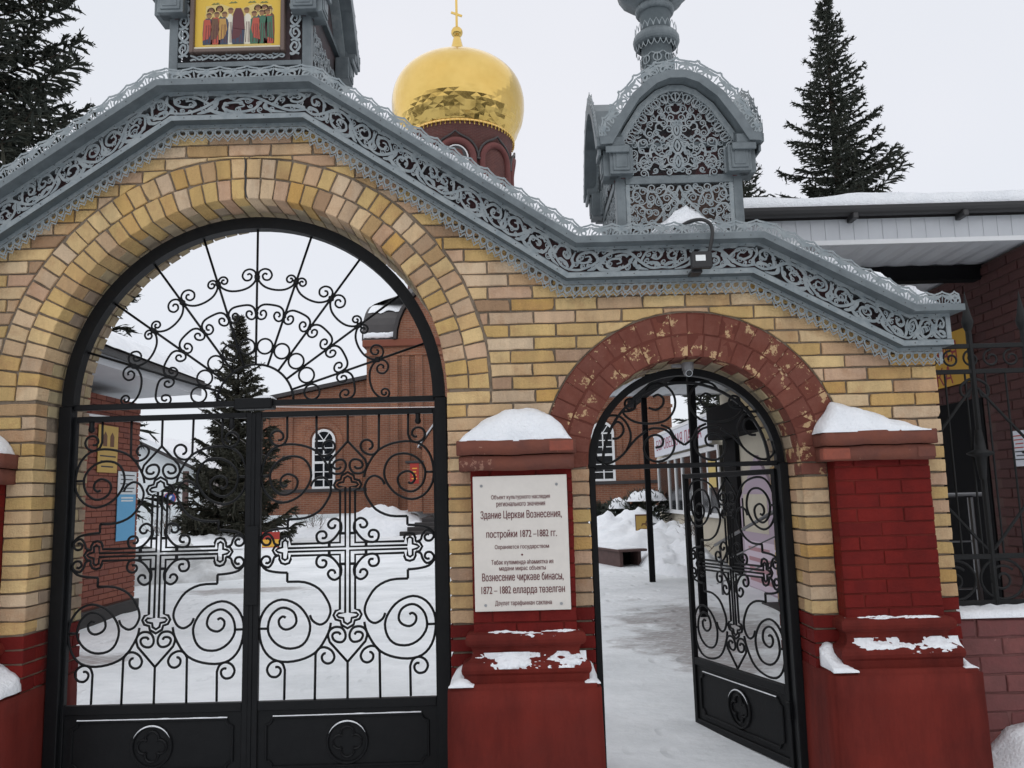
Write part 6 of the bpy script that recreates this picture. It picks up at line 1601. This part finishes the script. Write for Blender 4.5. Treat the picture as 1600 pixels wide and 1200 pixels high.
# yellow sign on the bank
dsn=thing('yellow_sign','small yellow sign board with a dark emblem standing in the snow bank','sign',loc=(2.95,14.3,.0))
MB().box(-.29,.29,-.012,.012,.62,1.22,c=.004).build('board','poster_yellow',dsn); MB().box(-.31,.31,-.018,-.0125,1.19,1.235).build('edge','ink_brown',dsn); MB().box(-.31,-.28,-.018,-.0125,.62,1.189).build('edge','ink_brown',dsn); MB().box(.28,.31,-.018,-.0125,.62,1.189).build('edge','ink_brown',dsn)
MB().prism([(-.10,.90),(-.07,.98),(.05,.98),(.08,1.06),(.14,1.02),(.09,.97),(.10,.90),(.06,.90),(.05,.94),(-.05,.94),(-.06,.90)],-.0145,-.0125).build('emblem','ink_brown',dsn)
for a,b,c in ((-.20,.20,.79),(-.15,.15,.72)): MB().box(a,b,-.0145,-.0125,c,c+.035).build('print','ink_brown',dsn)
MB().box(-.02,.02,.0125,.04,-.1,1.15).build('stake','bench_wood',dsn); dsn.scale=(.64,.64,.80)
# junipers with snow
def shrub(label,x,y,z,rx,rz,seed,mat='needles',n=420):
    r=random.Random(seed); t=thing('juniper_shrub',label,'shrub',None,(x,y,z)); V=[];F=[]
    for _ in range(n):
        a=r.uniform(0,6.28); e=r.uniform(-.1,1.3); q=r.random()**.4; c=Vector((math.cos(a)*math.cos(e)*rx*q,math.sin(a)*math.cos(e)*rx*q,math.sin(e)*rz*q))
        d=(c.normalized()+Vector((r.gauss(0,.5),r.gauss(0,.5),r.gauss(.2,.4)))).normalized()*r.uniform(.12,.26); s=d.orthogonal().normalized()*.03
        o=len(V); V.extend([tuple(c-s),tuple(c+s),tuple(c+d)]); F.append((o,o+1,o+2))
    MB().tube([(0,0,-.5),(0,0,rz*.6)],.03,6).build('stem','bark',t)
    m=MB(); m.v=V;m.f=F; m.build('crown',mat,t,fixn=False)
    return t
shrub('dark round shrub under snow left of the church window seen in the small arch',2.75,17.2,.75,.50,.55,1)
shrub('dark shrub with a thick snow cushion beside the yellow sign',3.45,17.0,.80,.75,.75,2,n=700)
shrub('small dark shrub at the left side of the small arch view',2.25,17.5,.75,.32,.48,3,n=300)
for lb,x,y,z,rx,h,sd in (('snow cushion on the shrub beside the yellow sign',3.45,16.85,1.28,.52,.30,1.),('snow lump on the left round shrub',2.75,17.05,1.10,.30,.24,2.),('snow lump low on the shrubs behind the sign',3.05,16.3,.75,.6,.32,3.)):
    mb=MB(); n=14
    for j in range(n+1):
        for i in range(n+1):
            u,v=-1+2*i/n,-1+2*j/n; b=max(0,1-u*u-v*v)**.6; mb.v.append((x+rx*u,y+rx*.8*v,z+h*b*(1+.5*fbm(u*2+sd,v*2,sd))-.02))
    k=n+1; mb.f=[(j*k+i,j*k+i+1,(j+1)*k+i+1,(j+1)*k+i) for j in range(n) for i in range(n)]
    tag(mb.build('snow_lump','snow',smooth=True),lb,'snow')
def bush(label,x,y,h,seed,n=26,spread=.5,berries=False):
    r=random.Random(seed); t=thing('bare_bush',label,'bush',None,(x,y,gz(x,y))); mb=MB()
    def br(p,d,l,w_,dep):
        q=p+d*l; mb.tube([p,p+d*l*.5+Vector((r.gauss(0,.02),r.gauss(0,.02),0)),q],[w_,w_*.8,w_*.6],4)
        if dep:
            for _ in range(3):
                e=(d+Vector((r.gauss(0,.45),r.gauss(0,.45),r.gauss(.1,.25)))).normalized(); br(p+d*l*r.uniform(.5,1.),e,l*.55,w_*.6,dep-1)
    for _ in range(n//3): br(Vector((r.gauss(0,.1),r.gauss(0,.1),0)),Vector((r.gauss(0,spread),r.gauss(0,spread),1)).normalized(),h*.5,.012,2)
    mb.build('branches','twig',t); return t
bush('bare twiggy bush growing before the white church base',-7.6,26.5,1.35,3)
bush('bare bush beside the post left of the courtyard spruce',-12.6,25.0,1.5,4,n=40)
bush('bare rose stems standing in the snow beside the shop',4.2,14.2,1.25,6,n=24,spread=.35)
bush('thin bare stems nearer on the snow bank by the shop',3.55,12.4,.9,8,n=12,spread=.4)
# white shed with snowy roof, post with round blue sign, far barn
sh=thing('white_shed','white shed wall with a sloping snowy roof beyond the left brick building','shed')
MB().prism([(-17.5,-.2),(-12.75,-.2),(-12.75,2.80),(-15.3,4.05),(-17.5,2.9)],28.6,33).build('wall','white_plaster',sh)
MB().prism([(-12.45,2.62),(-15.3,4.02),(-15.3,4.17),(-12.45,2.77)],28.2,33.2).build('roof','roof_brown',sh); MB().prism([(-17.9,2.62),(-15.3,4.02),(-15.3,4.17),(-17.9,2.77)],28.2,33.2).build('roof','roof_brown',sh)
tag(MB().prism([(-12.45,2.78),(-15.3,4.18),(-17.9,2.78),(-17.9,2.95),(-15.3,4.42),(-12.45,2.95)],28.15,33.2).build('roof_snow','snow'),'snow on the roof of the white shed','snow')
bn=thing('far_barn','pale far barn with a dark roof edge beyond the white shed','barn')
MB().prism([(-20,-.2),(-15.0,-.2),(-15.0,4.6),(-17.0,3.9),(-20,2.9)],44,50).build('wall','white_plaster',bn); MB().prism([(-20.3,2.85),(-14.6,4.75),(-14.6,4.95),(-20.3,3.05)],43.6,50.2).build('roof','roof_brown',bn)
MB().box(-16.6,-16.0,43.93,43.98,2.7,3.1).build('window','window_glass',bn)
pp=thing('wooden_post','slender dark post standing before the white shed','post',loc=(-12.55,26.5,0)); MB().box(-.09,.09,-.09,.09,-.2,2.75,c=.01).build('shaft','bench_wood',pp)
bs=thing('round_sign','round blue road sign on a thin pole before the white shed','sign',loc=(-12.3,24.5,0))
MB().lathe([(0,-.012),(.20,-.012),(.20,.012),(0,.012)],0,0,28).xf(Matrix.Translation((0,0,1.72))@Matrix.Rotation(R(90),4,'X')).build('disc','sign_blue',bs); MB().lathe([(.20,-.014),(.225,-.014),(.225,.014),(.20,.014)],0,0,28).xf(Matrix.Translation((0,0,1.72))@Matrix.Rotation(R(90),4,'X')).build('rim','ink_red',bs)
MB().prism([(-.09,1.66),(-.02,1.64),(.03,1.70),(.10,1.80),(.05,1.82),(-.04,1.75)],-.016,-.0125).build('mark','white_sign',bs); MB().tube([(0,.03,-.1),(0,.03,1.95)],.025,8).build('pole','steel',bs)
rb=thing('notice_stand','small red and yellow notice board low in the snow behind the gate','sign',loc=(-7.4,20.2,0))
MB().box(-.26,.26,-.02,.02,.0,.16).build('lower_board','sign_redplate',rb); MB().box(-.26,.26,-.02,.02,.161,.38).build('middle_board','sign_gold',rb); MB().box(-.26,.26,-.021,.02,.381,.60).build('upper_board','sign_redplate',rb); MB().box(-.03,.03,.021,.05,-.3,.55).build('stake','bench_wood',rb)
# overhead cable in front of the church
MB_=MB().tube([(-14+i*2.2,27.0,5.25-.05*i+ .014*(i-4)**2) for i in range(9)],.012,5)
tag(MB_.build('overhead_cable','white_paint'),'thin pale cable strung across before the church','cable')
MB_=MB().tube([(-4.95,7.7,3.05),(-6.5,16,2.75),(-8.9,27,3.0)],.008,5)
tag(MB_.build('overhead_cable','gutter'),'dark thin cable running from the left eaves to the yard','cable')

# ------------------------------------------------------------------ unseen dark tree belt behind and beside the viewer, added for the dome's reflections
r=random.Random(5); V=[];F=[]
for _ in range(8000):
    b=r.choice((-38,-60,-95)); x=r.uniform(-130,130); y=b+r.gauss(0,4); hh=(11 if b==-38 else 15)*(1+.35*fbm(x*.05,b,2.)); z=r.random()**.8*hh; s_=r.uniform(.5,1.5)
    o=len(V); a=r.uniform(0,6.28); 
    if _%3==0: x,y=r.choice((-1,1))*(62+r.gauss(0,4)),r.uniform(-100,38)
    V+=[(x-s_*math.cos(a),y-s_*math.sin(a),z-r.uniform(.3,1.6)),(x+s_*math.cos(a),y+s_*math.sin(a),z-r.uniform(.3,1.6)),(x+r.gauss(0,.5),y,z+r.uniform(.8,2.6))]; F.append((o,o+1,o+2))
m=MB(); m.v=V; m.f=F; tag(m.build('reflection_belt','bark',fixn=False),'unseen dark tree belt added for the dome to reflect','wood',kind='stuff')
